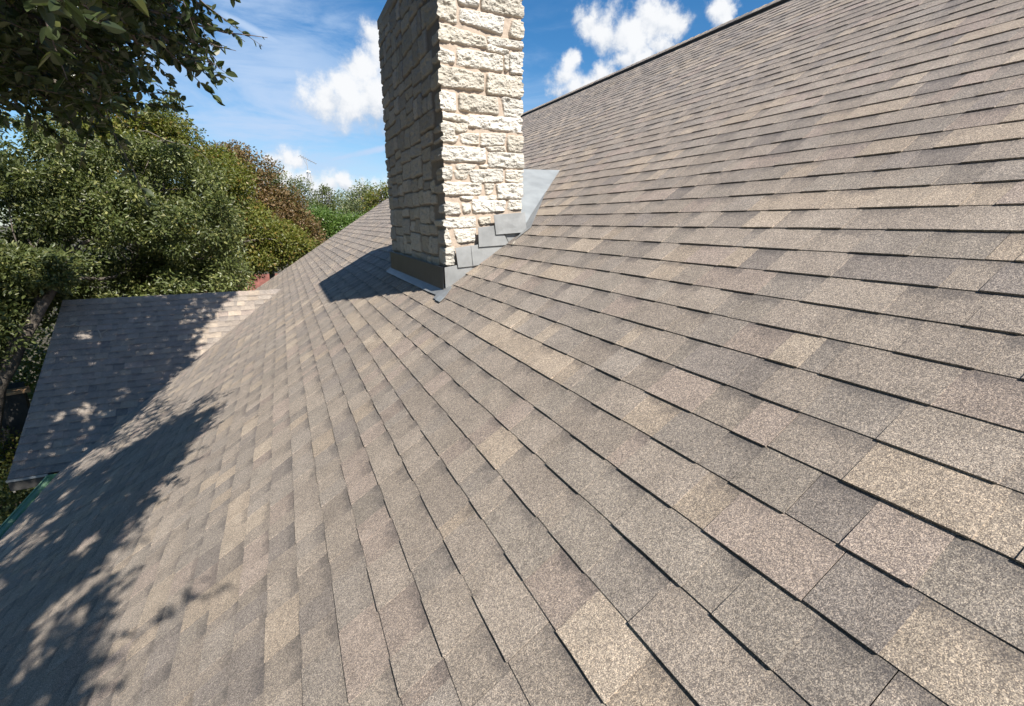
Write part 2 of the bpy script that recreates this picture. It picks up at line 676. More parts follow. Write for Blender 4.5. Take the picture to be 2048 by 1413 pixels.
# wing roof (its near slope, in the tree's shade)
wl = math.sqrt(1 + TW * TW)
dS_W = np.array([0, 1 / wl, TW / wl])
n_W = np.array([0, -TW / wl, 1 / wl])
SW0 = PH
O_W = np.array([0, WY_E, Z_EAVE]) - dS_W * SW0
W_LEN = (WY_R - WY_E) * wl
NW = int(W_LEN / EXPO)


def lim_wing(s):
    y = WY_E + (s - SW0) / wl
    y = min(max(y, WY_E), WY_R)
    xv = X_EAVE + (y - WY_E) / (WY_R - WY_E) * (X_V1 - X_EAVE)
    return [(WX_L, xv + 0.12)]


wroof = shingle_field("wing_roof", O_W, dS_W, np.array([1.0, 0, 0]), n_W, range(0, NW), lim_wing, house, 9)
tag(wroof, "lower cross-wing roof slope dappled with oak shade")


# roof decks and back slopes
def slab(name, poly, n, th, material, parent=house, gap=0.004):
    b = MB()
    n = np.array(n, float)
    P = [np.array(p, float) - n * gap for p in poly]
    b.prism(P, -n * th)
    return b.build(name, material, parent)


def MP(s, y):
    return (mx(s), y, mz(s))


sE = PH + EXPO * -32 + 0.01
sR = S_RIDGE
sV = (X_V1 - HP * ST_) / CT
slab("roof_deck", [MP(sE, Y_NEAR), MP(sE, WY_E), MP(sV, WY_R), MP(sR, WY_R), MP(sR, Y_NEAR)], n_M, 0.03, M_DECK)
zz_r = (mz(sR))
far = [MP(sV, WY_R), (X_EAVE, WY_R + (WY_R - WY_E), Z_EAVE), (X_EAVE, Y_RAKE - 0.02, Z_EAVE), MP(sR, Y_RAKE - 0.02), MP(sR, WY_R)]
slab("roof_deck", far, n_M, 0.03, M_DECK)
n_B = np.array([ST_, 0, CT])
XR, ZR = mx(sR), mz(sR)
slab("back_roof", [(XR, Y_NEAR, ZR), (XR, Y_RAKE, ZR), (XR + 8, Y_RAKE, ZR - 8 * TT), (XR + 8, Y_NEAR, ZR - 8 * TT)], n_B, 0.03, M_DECK, gap=0.0)
slab("roof_deck", [(WX_L + 0.01, WY_E + 0.01, Z_EAVE), (X_EAVE, WY_E + 0.01, Z_EAVE), (X_V1, WY_R, WZ_R), (WX_L + 0.01, WY_R, WZ_R)], n_W, 0.03, M_DECK)
n_W2 = np.array([0, TW / wl, 1 / wl])
slab("back_roof", [(WX_L, WY_R, WZ_R), (X_V1, WY_R, WZ_R), (X_EAVE, 2 * WY_R - WY_E, Z_EAVE), (WX_L, 2 * WY_R - WY_E, Z_EAVE)], n_W2, 0.03, M_DECK, gap=0.0)


# ridge caps
def cap_run(name, P0, P1, nA, nB, dA, dB, width, lapp, seed, label=None, rise=0.0):
    r = np.random.default_rng(seed)
    P0, P1 = np.array(P0, float), np.array(P1, float)
    L = np.linalg.norm(P1 - P0)
    d = (P1 - P0) / L
    k = int(L / lapp)
    V, Q, T, U = [], [], [], []
    base = 0
    for i in range(k + 1):
        a = P0 + d * (i * lapp)
        e = min((i + 1) * lapp + 0.02, L)
        c = P0 + d * e
        h0 = 0.014 + rise
        h1 = 0.007 + rise
        up = np.array([0, 0, 1.0])
        wv = width + r.uniform(-0.004, 0.004)
        rows = []
        for p, h in ((a, h0), (c, h1)):
            rows += [p + dA * wv + nA * h * 0.7, p + dA * 0.03 + nA * h, p + up * h * 1.05, p + dB * 0.03 + nB * h, p + dB * wv + nB * h * 0.7]
        rows += [a + dA * wv, a, a + dB * wv, c + dA * wv]
        V += rows
        q = [(j, j + 1, 5 + j + 1, 5 + j) for j in range(4)]
        q += [(10, 11, 1, 0), (11, 12, 4, 3), (11, 3, 2, 1), (10, 0, 5, 13)]
        Q += [tuple(x + base for x in f) for f in q]
        base += 14
        col = PAL[r.choice(len(PAL), p=PALW)] * r.uniform(0.95, 1.1)
        T += [(*col, 0.0)] * 14
        U += [(0, 0.2)] * 14
    o = mesh_np(name, np.array(V), quads=np.array(Q), material=M_SH, parent=house, tone=np.array(T), uv=np.array(U))
    if label:
        tag(o, label)
    return o


dnM = -dS_M
dnB = np.array([CT, 0, -ST_])
cap_run("ridge_cap", (XR, Y_NEAR, ZR), (XR, Y_RAKE, ZR), n_M, n_B, dnM, dnB, 0.125, 0.143, 5, None, 0.044)
vb = MB()
for sgn, dd_, nn_ in ((1, dnM, n_M), (-1, dnB, n_B)):
    a = np.array([XR, Y_NEAR, ZR]) + dd_ * 0.135
    c = np.array([XR, Y_NEAR, ZR]) + dd_ * 0.01
    vb.prism([a + nn_ * 0.001, c + nn_ * 0.001, c + nn_ * 0.043, a + nn_ * 0.043], (0, Y_RAKE - Y_NEAR - 0.02, 0))
vb.build("ridge_vent", M_VENT, house)
cap_run("ridge_cap", (WX_L, WY_R, WZ_R), (X_V1 + 0.30, WY_R, WZ_R), n_W, n_W2, -dS_W, np.array([0, 1 / wl, -TW / wl]), 0.13, 0.2, 6)

# trim boards, gutter, walls
tb = MB()
tb.prism([MP(sE, Y_RAKE - 0.03), MP(sR, Y_RAKE - 0.03), (mx(sR), Y_RAKE - 0.03, mz(sR) - 0.18), (mx(sE), Y_RAKE - 0.03, mz(sE) - 0.18)], (0, 0.025, 0))
tb.build("rake_board", M_WOOD, house)
tb = MB()
tb.prism([(WX_L + 0.02, WY_E, Z_EAVE - 0.02), (WX_L + 0.02, WY_R, WZ_R - 0.02), (WX_L + 0.02, WY_R, WZ_R - 0.2), (WX_L + 0.02, WY_E, Z_EAVE - 0.2)], (0.025, 0, 0))
tb.build("rake_board", M_WOOD, house)
tb = MB()
tb.box(WX_L, X_EAVE - 0.10, WY_E - 0.006, WY_E + 0.02, Z_EAVE - 0.17, Z_EAVE - 0.012)
tb.build("fascia_board", M_SHED, house)
tb = MB()
tb.box(WX_L - 0.01, X_EAVE - 0.13, WY_E - 0.022, WY_E - 0.008, Z_EAVE - 0.03, Z_EAVE + 0.001)
tb.build("drip_edge", M_CRK, house)
tb = MB()
tb.box(X_EAVE + 0.02, X_EAVE + 0.045, Y_NEAR, WY_E - 0.03, Z_EAVE - 0.18, Z_EAVE - 0.02)
tb.build("fascia_board", M_WOOD, house)
# mint green gutter: K profile swept along the eave
prof = [(0.018, -0.004), (0.016, -0.105), (-0.075, -0.105), (-0.10, -0.06), (-0.128, -0.035), (-0.130, -0.004), (-0.112, -0.002)]
inner = [(p[0] * 0.97, p[1] + 0.004) for p in prof]
gv, gf = [], []
for yy in (Y_NEAR, WY_E - 0.05):
    for (dx, dz) in prof:
        gv.append((X_EAVE + dx, yy, Z_EAVE + dz))
kk = len(prof)
for i in range(kk - 1):
    gf.append((i, i + 1, kk + i + 1, kk + i))
gf.append(tuple(range(kk, 2 * kk)))
gb = MB()
gb.add(gv, gf)
gb.build("gutter", M_GUT, house)
wb = MB()
wb.box(X_EAVE + 0.45, XR + 6.5, Y_NEAR + 0.3, Y_RAKE - 0.35, GROUND_Z, Z_EAVE - 0.2)
wb.build("wall", M_WALL, house)
wb = MB()
wb.box(WX_L + 0.35, X_EAVE + 0.6, WY_E + 0.4, 2 * WY_R - WY_E - 0.4, GROUND_Z, Z_EAVE - 0.15)
gx = WX_L + 0.35
wb.prism([(gx, WY_E + 0.4, Z_EAVE - 0.14), (gx, 2 * WY_R - WY_E - 0.4, Z_EAVE - 0.14), (gx, WY_R, WZ_R - 0.25)], (0.1, 0, 0))
wb.build("wall", M_WALL, house)
for gy, go in ((Y_RAKE - 0.35, -0.1), (Y_NEAR + 0.35, 0.1)):
    gb = MB()
    gb.prism([(X_EAVE + 0.5, gy, Z_EAVE - 0.19), (XR, gy, ZR - 0.2), (XR + 6.5, gy, Z_EAVE - 0.19)], (0, go, 0))
    gb.build("gable_wall", M_WALL, house)

# ------------------------------------------------------------------ chimney
CX0, CX1, CY0, CY1 = 1.195, 1.855, 3.79, 5.88
CZ0, CZ1 = -0.95, 2.02
LIT = [
(1.197,1.574,1.320,1.595,1.325,1.400,1.209,1.419), (1.335,1.598,1.501,1.626,1.502,1.540,1.355,1.528), (1.525,1.630,1.861,1.688,1.850,1.525,1.530,1.522),
(1.358,1.495,1.705,1.492,1.689,1.383,1.359,1.420), (1.783,1.485,1.863,1.487,1.859,1.377,1.754,1.379), (1.202,1.384,1.555,1.338,1.558,1.280,1.194,1.278),
(1.571,1.347,1.851,1.349,1.847,1.305,1.583,1.306), (1.571,1.295,1.742,1.275,1.742,1.254,1.570,1.262), (1.191,1.230,1.296,1.203,1.302,1.140,1.200,1.140),
(1.331,1.240,1.692,1.235,1.692,1.134,1.328,1.133), (1.713,1.241,1.742,1.251,1.742,1.143,1.717,1.140), (1.754,1.259,1.851,1.282,1.848,1.138,1.763,1.125),
(1.189,1.109,1.535,1.088,1.534,0.983,1.201,0.978), (1.572,1.098,1.840,1.105,1.832,0.964,1.562,0.965), (1.187,0.943,1.303,0.932,1.303,0.818,1.199,0.822),
(1.338,0.932,1.644,0.939,1.656,0.825,1.335,0.831), (1.691,0.944,1.832,0.943,1.811,0.820,1.716,0.816), (1.189,0.801,1.393,0.781,1.392,0.743,1.189,0.768),
(1.401,0.792,1.842,0.805,1.842,0.703,1.403,0.720), (1.184,0.740,1.280,0.724,1.289,0.642,1.197,0.663), (1.288,0.725,1.396,0.737,1.386,0.684,1.302,0.671),
(1.337,0.656,1.483,0.663,1.482,0.595,1.348,0.594), (1.508,0.668,1.715,0.679,1.706,0.602,1.507,0.586), (1.741,0.666,1.833,0.669,1.843,0.559,1.741,0.560),
(1.192,0.649,1.313,0.633,1.300,0.601,1.186,0.593), (1.183,0.554,1.540,0.565,1.538,0.467,1.193,0.457), (1.557,0.573,1.715,0.583,1.715,0.557,1.573,0.553),
(1.573,0.538,1.843,0.542,1.844,0.437,1.568,0.432), (1.179,0.414,1.258,0.410,1.251,0.327,1.191,0.321), (1.299,0.430,1.458,0.434,1.420,0.403,1.306,0.402),
(1.492,0.432,1.559,0.439,1.555,0.424,1.496,0.421), (1.277,0.382,1.395,0.387,1.373,0.335,1.296,0.329), (1.403,0.391,1.688,0.415,1.697,0.328,1.426,0.304),
(1.728,0.409,1.839,0.410,1.835,0.322,1.723,0.326), (1.184,0.292,1.502,0.299,1.496,0.220,1.191,0.205), (1.536,0.297,1.613,0.299,1.595,0.223,1.548,0.222),
(1.639,0.296,1.835,0.310,1.827,0.193,1.652,0.190), (1.320,0.190,1.432,0.196,1.423,0.177,1.332,0.175), (1.475,0.197,1.634,0.205,1.630,0.181,1.483,0.175),
(1.184,0.153,1.307,0.139,1.317,0.070,1.197,0.058), (1.342,0.140,1.401,0.141,1.400,0.076,1.346,0.075), (1.426,0.168,1.716,0.168,1.703,0.090,1.430,0.076),
(1.754,0.174,1.851,0.176,1.845,0.103,1.741,0.107), (1.181,0.016,1.441,0.038,1.446,-0.033,1.191,-0.043), (1.477,0.022,1.576,0.039,1.576,-0.011,1.489,-0.022),
(1.266,-0.065,1.446,-0.050,1.437,-0.155,1.292,-0.159), (1.181,-0.059,1.207,-0.059,1.232,-0.180,1.186,-0.179), (1.176,-0.206,1.255,-0.202,1.257,-0.336,1.179,-0.345),
]


def ashlar(u0, u1, z0, z1, r, out):
    w, h = u1 - u0, z1 - z0
    if (w < 0.42 and h < 0.20 and (w < 0.22 or r.random() < 0.75)) or (w < 0.16 and h < 0.24) or (h < 0.11 and w < 0.5):
        g = 0.008
        j = lambda: r.uniform(-0.009, 0.009)
        out.append((u0 + g + j(), z1 - g + j(), u1 - g + j(), z1 - g + j(), u1 - g + j(), z0 + g + j(), u0 + g + j(), z0 + g + j()))
        return
    if h / max(w, 1e-3) > 0.70 or (h > 0.24 and w < 0.6):
        c = z0 + h * r.uniform(0.32, 0.68)
        ashlar(u0, u1, z0, c, r, out)
        ashlar(u0, u1, c, z1, r, out)
    else:
        c = u0 + w * r.uniform(0.3, 0.7)
        ashlar(u0, c, z0, z1, r, out)
        ashlar(c, u1, z0, z1, r, out)


def stone_height(U, Z, stones, seed, stonecols, swell=0.009):
    """height above the mortar bed and colour, on the grid U x Z"""
    wx = 0.011 * (fbm(U * 22, Z * 22, 3, seed) - 0.5)
    wz = 0.011 * (fbm(U * 22 + 50, Z * 22 + 9, 3, seed + 40) - 0.5)
    u, z = U + wx, Z + wz
    mort = 0.004 * (fbm(U * 40, Z * 40, 3, seed + 3) - 0.5)
    Hh = mort.copy()
    T = np.empty(U.shape + (4,))
    T[..., :3] = np.array([0.43, 0.355, 0.285] if seed == 1 else [0.27, 0.24, 0.205]) * (0.9 + 0.25 * fbm(U * 9, Z * 9, 3, seed + 5))[..., None]  # mortar darker away from the lit face, shade mixed into its colour
    T[..., 3] = 0
    best = np.zeros(U.shape)
    q1 = fbm(U * 38 + Z * 16, Z * 52 - U * 12, 4, seed + 60, 0.55)
    q2 = fbm(U * 90, Z * 90, 3, seed + 70, 0.6)
    q3 = np.floor(fbm(U * 17 - Z * 9, Z * 30 + U * 5, 2, seed + 90) * 7) / 7        # split-face steps
    rough = (0.016 * (q1 - 0.5) + 0.011 * (q2 - 0.5) + 0.026 * (q3 - 0.5)) * (1.0 if seed == 1 else 0.6)
    for i, st in enumerate(stones):
        pts = [(st[k], st[k + 1]) for k in (0, 2, 4, 6)]
        us, zs = [p[0] for p in pts], [p[1] for p in pts]
        sel = (U > min(us) - 0.03) & (U < max(us) + 0.03) & (Z > min(zs) - 0.03) & (Z < max(zs) + 0.03)
        if not sel.any():
            continue
        uu, zz = u[sel], z[sel]
        ds = []
        for k in range(4):
            a, b_ = pts[k], pts[(k + 1) % 4]
            ex, ez = b_[0] - a[0], b_[1] - a[1]
            ln = math.hypot(ex, ez) + 1e-9
            ds.append(((uu - a[0]) * ez - (zz - a[1]) * ex) / ln)
        ds = np.array(ds)          # clockwise polygon: inside positive
        ds = -ds if (ds.max(axis=1).sum() < 0) else ds
        K = 130.0
        sdm = -np.log(np.exp(-K * np.clip(ds, -0.1, 0.5)).sum(axis=0)) / K + swell
        rr = random.Random(seed * 977 + i)
        prof_ = np.clip(sdm / 0.013, 0, 1)
        prof_ = 1 - (1 - prof_) ** 2.2
        bul = rr.uniform(0.014, 0.024)
        tilt = rr.uniform(-0.03, 0.03) * (uu - np.mean(us)) + rr.uniform(-0.06, 0.03) * (zz - np.mean(zs))
        h = prof_ * (bul + tilt + rough[sel] + 0.009 * (fbm(uu * 14 + i, zz * 14, 2, seed + i) - 0.5))
        inside = sdm > 0
        cur = Hh[sel]
        cur = np.where(inside, np.maximum(cur, h), cur)
        Hh[sel] = cur
        col = np.array(stonecols[rr.randrange(len(stonecols))]) * rr.uniform(0.86, 1.06)
        tt = T[sel]
        wgt = np.clip(sdm / 0.006, 0, 1)[:, None]
        tt[:, :3] = tt[:, :3] * (1 - wgt) + col * wgt
        T[sel] = tt
    return Hh, T


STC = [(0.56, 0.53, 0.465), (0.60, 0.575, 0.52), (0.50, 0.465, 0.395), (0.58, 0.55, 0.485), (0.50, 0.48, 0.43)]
STC_SHADE = [(0.47, 0.455, 0.41), (0.52, 0.50, 0.45), (0.43, 0.41, 0.36), (0.48, 0.46, 0.40), (0.42, 0.41, 0.38)]  # same stone, greyer and darker: the shaded face's shade put into the colour
lit_st = []
for q in LIT:
    q = list(q)
    if min(q[0], q[6]) < 1.215:
        q[0] = q[6] = 1.15
    if max(q[2], q[4]) > 1.82:
        q[2] = q[4] = 1.90
    lit_st.append(q)
extra = []
ashlar(1.15, 1.90, 1.62, CZ1 + 0.02, random.Random(4), extra)
extra = [e for e in extra if e[5] > 1.66]
lit_st += extra
rr = random.Random(21)
drk_st = []
# quoins: the stones of the corner turn round onto the shaded face
quo = sorted([(max(q[5], q[7]), min(q[1], q[3])) for q in lit_st if q[0] < 1.16 and q[1] - q[7] > 0.03])
for (a, b_) in quo:
    w = rr.uniform(0.10, 0.3)
    drk_st.append((CY0 - 0.05, b_, CY0 + w, b_ + rr.uniform(-0.012, 0.012), CY0 + w, a + rr.uniform(-0.012, 0.012), CY0 - 0.05, a))
body = []
ashlar(CY0 + 0.18, CY1 + 0.05, CZ0, CZ1 + 0.02, rr, body)


def clashes(s_, qs):
    c = ((s_[0] + s_[2]) / 2, (s_[1] + s_[5]) / 2)
    for q in qs:
        if s_[0] < q[2] + 0.008 and s_[5] < q[1] and s_[1] > q[5]:
            return q
    return None


for s_ in body:
    q = clashes(s_, drk_st[:len(quo)])
    if q is not None:
        s_ = list(s_)
        lim = q[2] + 0.014
        if s_[2] - lim < 0.05:
            continue
        s_[0] = max(s_[0], lim)
        s_[6] = max(s_[6], lim)
        s_ = tuple(s_)
    drk_st.append(s_)


def face_grid(nu, nz, A, B, nrm, stones, seed, cols):
    """A, B: base corners (x, y); grid from A to B; u runs along X or Y absolute"""
    A, B = np.array(A, float), np.array(B, float)
    t = np.linspace(0, 1, nu)
    z = np.linspace(CZ0, CZ1, nz)
    XY = A[None, :] + t[:, None] * (B - A)[None, :]
    uabs = XY[:, 0] if abs(B[0] - A[0]) > abs(B[1] - A[1]) else XY[:, 1]
    U, Z = np.meshgrid(uabs, z, indexing='ij')
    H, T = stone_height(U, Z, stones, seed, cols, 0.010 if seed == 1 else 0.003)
    P = np.zeros((nu, nz, 3))
    P[..., 0] = XY[:, 0][:, None]
    P[..., 1] = XY[:, 1][:, None]
    P[..., 2] = Z
    return P, H, T, np.array(nrm, float)


nz = 540
side = []
ashlar(CY0 - 0.03, CY1 + 0.05, CZ0, CZ1, random.Random(31), side)
back = []
ashlar(CX0 - 0.03, CX1 + 0.03, CZ0, CZ1, random.Random(32), back)
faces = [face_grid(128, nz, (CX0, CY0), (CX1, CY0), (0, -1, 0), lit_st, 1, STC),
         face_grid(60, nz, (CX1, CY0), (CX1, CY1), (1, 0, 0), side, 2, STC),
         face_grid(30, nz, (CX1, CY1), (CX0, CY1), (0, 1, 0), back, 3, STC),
         face_grid(260, nz, (CX0, CY1), (CX0, CY0), (-1, 0, 0), drk_st, 4, STC_SHADE)]
VV, QQ, TN = [], [], []
base = 0
for fi, (P, H, T, nn) in enumerate(faces):
    nx = faces[(fi + 1) % 4]
    pv = faces[(fi - 1) % 4]
    D_ = P + H[..., None] * nn
    D_[-1] += nx[1][0][:, None] * nx[3] * 1.0
    D_[0] += pv[1][-1][:, None] * pv[3] * 1.0
    # soften arrises a little
    nu = D_.shape[0]
    i, j = np.meshgrid(np.arange(nu - 1), np.arange(nz - 1), indexing='ij')
    a = (i * nz + j).ravel()
    q = np.stack([a, a + nz, a + nz + 1, a + 1], 1)
    VV.append(D_.reshape(-1, 3))
    TN.append(T.reshape(-1, 4))
    QQ.append(q + base)
    base += nu * nz
chim = mesh_np("chimney", np.concatenate(VV), quads=np.concatenate(QQ), material=M_ST, parent=house, tone=np.concatenate(TN))
tag(chim, "rough cream limestone chimney with tan mortar joints")
cb = MB()
cb.box(CX0 - 0.02, CX1 + 0.02, CY0 - 0.02, CY1 + 0.02, CZ1 - 0.03, CZ1 + 0.05)
cb.build("chimney_cap", M_WALL, chim)


def plate(name, pts, thick, material, parent):
    """pts 3D polygon, thickness vector"""
    b = MB()
    b.prism(pts, thick)
    o = b.build(name, material, parent)
    bv = o.modifiers.new("bevel", 'BEVEL')
    bv.width = 0.0015
    bv.segments = 1
    return o


FY = CY0 - 0.050
# counter flashing on the lit face, stepped with the slope
plate("step_flashing", [(1.588, FY - 0.010, 0.056), (1.874, FY - 0.008, 0.080), (1.884, FY - 0.030, -0.083), (1.603, FY - 0.020, -0.101)], (0, 0.003, 0), M_FL, chim)
plate("step_flashing", [(1.452, FY - 0.003, -0.044), (1.64, FY - 0.003, -0.024), (1.69, FY - 0.005, -0.108), (1.728, FY - 0.014, -0.186), (1.452, FY - 0.014, -0.199)], (0, 0.003, 0), M_FL, chim)
plate("step_flashing", [(1.66, FY + 0.006, -0.03), (1.86, FY + 0.006, 0.0), (1.872, FY + 0.006, -0.075), (1.74, FY + 0.004, -0.186)], (0, 0.002, 0), M_FL, chim)
plate("step_flashing", [(1.388, FY + 0.001, -0.188), (1.50, FY + 0.001, -0.172), (1.72, FY + 0.001, -0.19), (1.483, FY - 0.012, -0.343), (1.398, FY - 0.013, -0.350)], (0, 0.003, 0), M_FL, chim)
plate("step_flashing", [(1.255, FY + 0.006, -0.203), (1.405, FY + 0.006, -0.183), (1.405, FY - 0.006, -0.352), (1.271, FY - 0.008, -0.360)], (0, 0.003, 0), M_FL, chim)
plate("base_flashing", [(1.160, FY + 0.008, -0.356), (1.30, FY + 0.008, -0.335), (1.50, FY + 0.008, -0.310), (1.72, FY + 0.006, -0.17), (1.88, FY + 0.006, -0.06), (1.88, FY + 0.006, -0.12),
                         (1.160, FY - 0.004, -0.565)], (0, 0.003, 0), M_FL, chim)
# dark wall flashing and apron on the downslope side
FX = CX0 - 0.052
plate("wall_flashing", [(FX, FY + 0.004, -0.352), (FX, CY1 - 0.03, -0.338), (FX, CY1 - 0.03, -0.54), (FX, FY + 0.004, -0.565)], (0.003, 0, 0), M_DFL, chim)


def RP(s, y, h):
    p = O_M + dS_M * s + n_M * h
    return (p[0], y, p[2])


plate("apron_flashing", [RP(0.585, 3.98, 0.010), RP(0.585, CY1 - 0.02, 0.010), RP(0.72, CY1 + 0.03, 0.011), RP(0.72, 3.66, 0.011), RP(0.60, 3.56, 0.010), RP(0.555, 3.545, 0.010), RP(0.552, 3.74, 0.010), RP(0.59, 3.76, 0.0105)],
      tuple(n_M * 0.0025), M_FL, chim)
# small folded tab at the apron's near end
plate("apron_flashing", [RP(0.545, 3.54, 0.013), RP(0.545, 3.66, 0.013), RP(0.60, 3.68, 0.014), RP(0.60, 3.56, 0.014)], tuple(n_M * 0.002), M_CRK, chim)
sb_ = MB()
for (ss, yy, rr0) in ((1.335, 3.60, 0.016), (1.352, 3.615, 0.012), (1.322, 3.585, 0.010)):
    c_ = np.array(RP(ss, yy, 0.012))
    ring = []
    for q in range(8):
        a_ = q * math.pi / 4
        ring.append(c_ + (dS_M * math.cos(a_) + dL_M * math.sin(a_)) * rr0)
    sb_.add(ring + [c_ + n_M * rr0 * 0.6], [(q, (q + 1) % 8, 8) for q in range(8)])
sb_.build("sealant", M_WOOD, chim)
# cricket (saddle) behind the stack
ck = MB()
c_z = 0.52
Yc = (CY0 + CY1) / 2
xe = (c_z + HP / CT) / TT
A_ = (CX1 - 0.0, CY0 - 0.03, TT * CX1 - HP / CT + 0.012)
B_ = (CX1 - 0.0, CY1 + 0.03, TT * CX1 - HP / CT + 0.012)
R0 = (CX1 - 0.0, Yc, c_z + 0.01)
R1 = (xe + 0.02, 4.73, c_z + 0.022)
ck.add([A_, R1, R0, B_, (CX1, CY0 - 0.03, -0.3), (CX1, CY1 + 0.03, -0.3), (xe, Yc, 0.3)],
       [(0, 1, 2), (2, 1, 3), (0, 2, 3, 5, 4), (0, 4, 6, 1), (3, 1, 6, 5)])
cko = ck.build("cricket", M_CRK, chim)
# valley flange folded onto the roof round the cricket
plate("valley_flashing", [RP(1.38, 3.66, 0.009), RP(1.50, 3.72, 0.010), RP(2.62, 4.85, 0.010), RP(2.60, 4.80, 0.009), RP(1.56, 3.66, 0.010)], tuple(n_M * 0.002), M_FL, chim)

#REST#
# ------------------------------------------------------------------ ground
gb = MB()
gb.add([(-900, -900, GROUND_Z), (900, -900, GROUND_Z), (900, 900, GROUND_Z), (-900, 900, GROUND_Z)], [(0, 1, 2, 3)])
ground = gb.build("ground", M_GROUND)
tag(ground, kind='structure')

# ------------------------------------------------------------------ foliage helpers
L_OAK = leaf_mat("oak_leaf", (0.050, 0.072, 0.022), (0.120, 0.138, 0.040), (0.25, 0.25, 0.09), 0.44, 0.22)
L_NEAR = leaf_mat("near_oak_leaf", (0.034, 0.050, 0.022), (0.068, 0.088, 0.034), (0.14, 0.15, 0.05), 0.35, 0.25)
L_OLIVE = leaf_mat("olive_leaf", (0.100, 0.125, 0.022), (0.165, 0.162, 0.032), (0.22, 0.14, 0.035), 0.5, 0.3)
L_RED = leaf_mat("russet_leaf", (0.150, 0.085, 0.042), (0.185, 0.130, 0.052), (0.12, 0.13, 0.04), 0.55, 0.3)
L_GRN = leaf_mat("green_leaf", (0.080, 0.140, 0.030), (0.125, 0.190, 0.045), (0.16, 0.19, 0.06), 0.4, 0.3)
L_FAR = leaf_mat("far_leaf", (0.085, 0.105, 0.034), (0.120, 0.140, 0.044), (0.15, 0.16, 0.07), 0.5, 0.3)
L_PALE = leaf_mat("pale_leaf", (0.125, 0.155, 0.075), (0.175, 0.195, 0.095), (0.24, 0.23, 0.12), 0.5, 0.3)


def unit(a):
    return a / (np.linalg.norm(a, axis=-1, keepdims=True) + 1e-9)


def leaf_mesh(name, P, D, N, Ln, Wd, material, parent, r, lod=1, group_n=0):
    """P base points, D directions, N approx normals"""
    n = len(P)
    D = unit(D)
    Sx = unit(np.cross(D, N))
    Nn = np.cross(Sx, D)
    Ln = Ln[:, None]
    Wd = Wd[:, None]
    if lod == 0:
        V = np.stack([P, P + D * Ln * 0.55 + Sx * Wd * 0.5, P + D * Ln, P + D * Ln * 0.55 - Sx * Wd * 0.5], 1)
        q = np.arange(n)[:, None] * 4 + np.array([[0, 1, 2, 3]])
        k = 4
    elif lod == 2:
        up = Nn * Wd * 0.16
        prof_ = ((0.12, 0.26), (0.34, 0.46), (0.62, 0.44), (0.84, 0.24))
        Lf = [P + D * Ln * a_ + Sx * Wd * w_ + up * (w_ / 0.46) for a_, w_ in prof_]
        Rt = [P + D * Ln * a_ - Sx * Wd * w_ + up * (w_ / 0.46) for a_, w_ in prof_]
        V = np.stack([P] + Lf + [P + D * Ln] + Rt[::-1], 1)
        b0 = np.arange(n)[:, None] * 10
        q = np.concatenate([b0 + np.array([[0, 1, 2, 3]]), b0 + np.array([[0, 3, 4, 5]]), b0 + np.array([[0, 5, 6, 7]]), b0 + np.array([[0, 7, 8, 9]])])
        k = 10
    else:
        up = Nn * Wd * 0.16
        V = np.stack([P, P + D * Ln * 0.30 + Sx * Wd * 0.44 + up, P + D * Ln * 0.70 + Sx * Wd * 0.40 + up * 0.8, P + D * Ln - Nn * Ln * 0.06,
                      P + D * Ln * 0.70 - Sx * Wd * 0.40 + up * 0.8, P + D * Ln * 0.30 - Sx * Wd * 0.44 + up], 1)
        b0 = np.arange(n)[:, None] * 6
        q = np.concatenate([b0 + np.array([[0, 1, 2, 3]]), b0 + np.array([[0, 3, 4, 5]])])
        k = 6
    T = np.concatenate([r.random((n, 3)), np.ones((n, 1))], 1)
    if group_n:                       # leaves of one clump share a shade
        g_ = np.repeat(r.random((n // group_n + 1, 2)), group_n, axis=0)[:n]
        T[:, 0] = 0.55 * T[:, 0] + 0.45 * g_[:, 0]
        T[:, 2] = 0.45 * T[:, 2] + 0.55 * g_[:, 1]
    T = np.repeat(T, k, axis=0)
    return mesh_np(name, V.reshape(-1, 3), quads=q, material=material, parent=parent, tone=T)


def clump_crown(centers, per, rad, leaf, r, flat=0.75):
    """leaf positions scattered round clump centres"""
    n = len(centers)
    c = np.repeat(centers, per, axis=0)
    rr_ = np.repeat(rad, per)[:, None] if hasattr(rad, '__len__') else rad
    g = r.normal(size=(n * per, 3))
    g = unit(g) * (r.random((n * per, 1)) ** 0.45)
    g[:, 2] *= flat
    P = c + g * rr_
    D = unit(g + r.normal(size=g.shape) * 0.7 + np.array([0, 0, -0.15]))
    N = unit(r.normal(size=g.shape) * 0.75 + g * 0.4 + np.array([0, 0, 0.75]))
    L = leaf * r.uniform(0.7, 1.3, n * per)
    return P, D, N, L


def px_clumps(n, xs, top, bot, Y0, Y1, r, edge=0.0, slope=0.0):
    """crown clumps filling the outline a tree shows from the roof, spread through real depth"""
    out = []
    tx, ty = zip(*top)
    bx, by = zip(*bot)
    while len(out) < n:
        px = r.uniform(*xs)
        a, b_ = np.interp(px, tx, ty), np.interp(px, bx, by)
        if b_ <= a:
            continue
        py = a + (b_ - a) * r.random()
        d = r.random()
        # crown is domed: clumps near the top edge sit mid-depth
        f = min(1.0, (py - a) / 90.0)
        Y = Y0 + (Y1 - Y0) * (0.5 + (d - 0.5) * (0.35 + 0.65 * f)) + slope * (px - xs[0])
        out.append(atY(px, py, Y))
    return np.array(out)


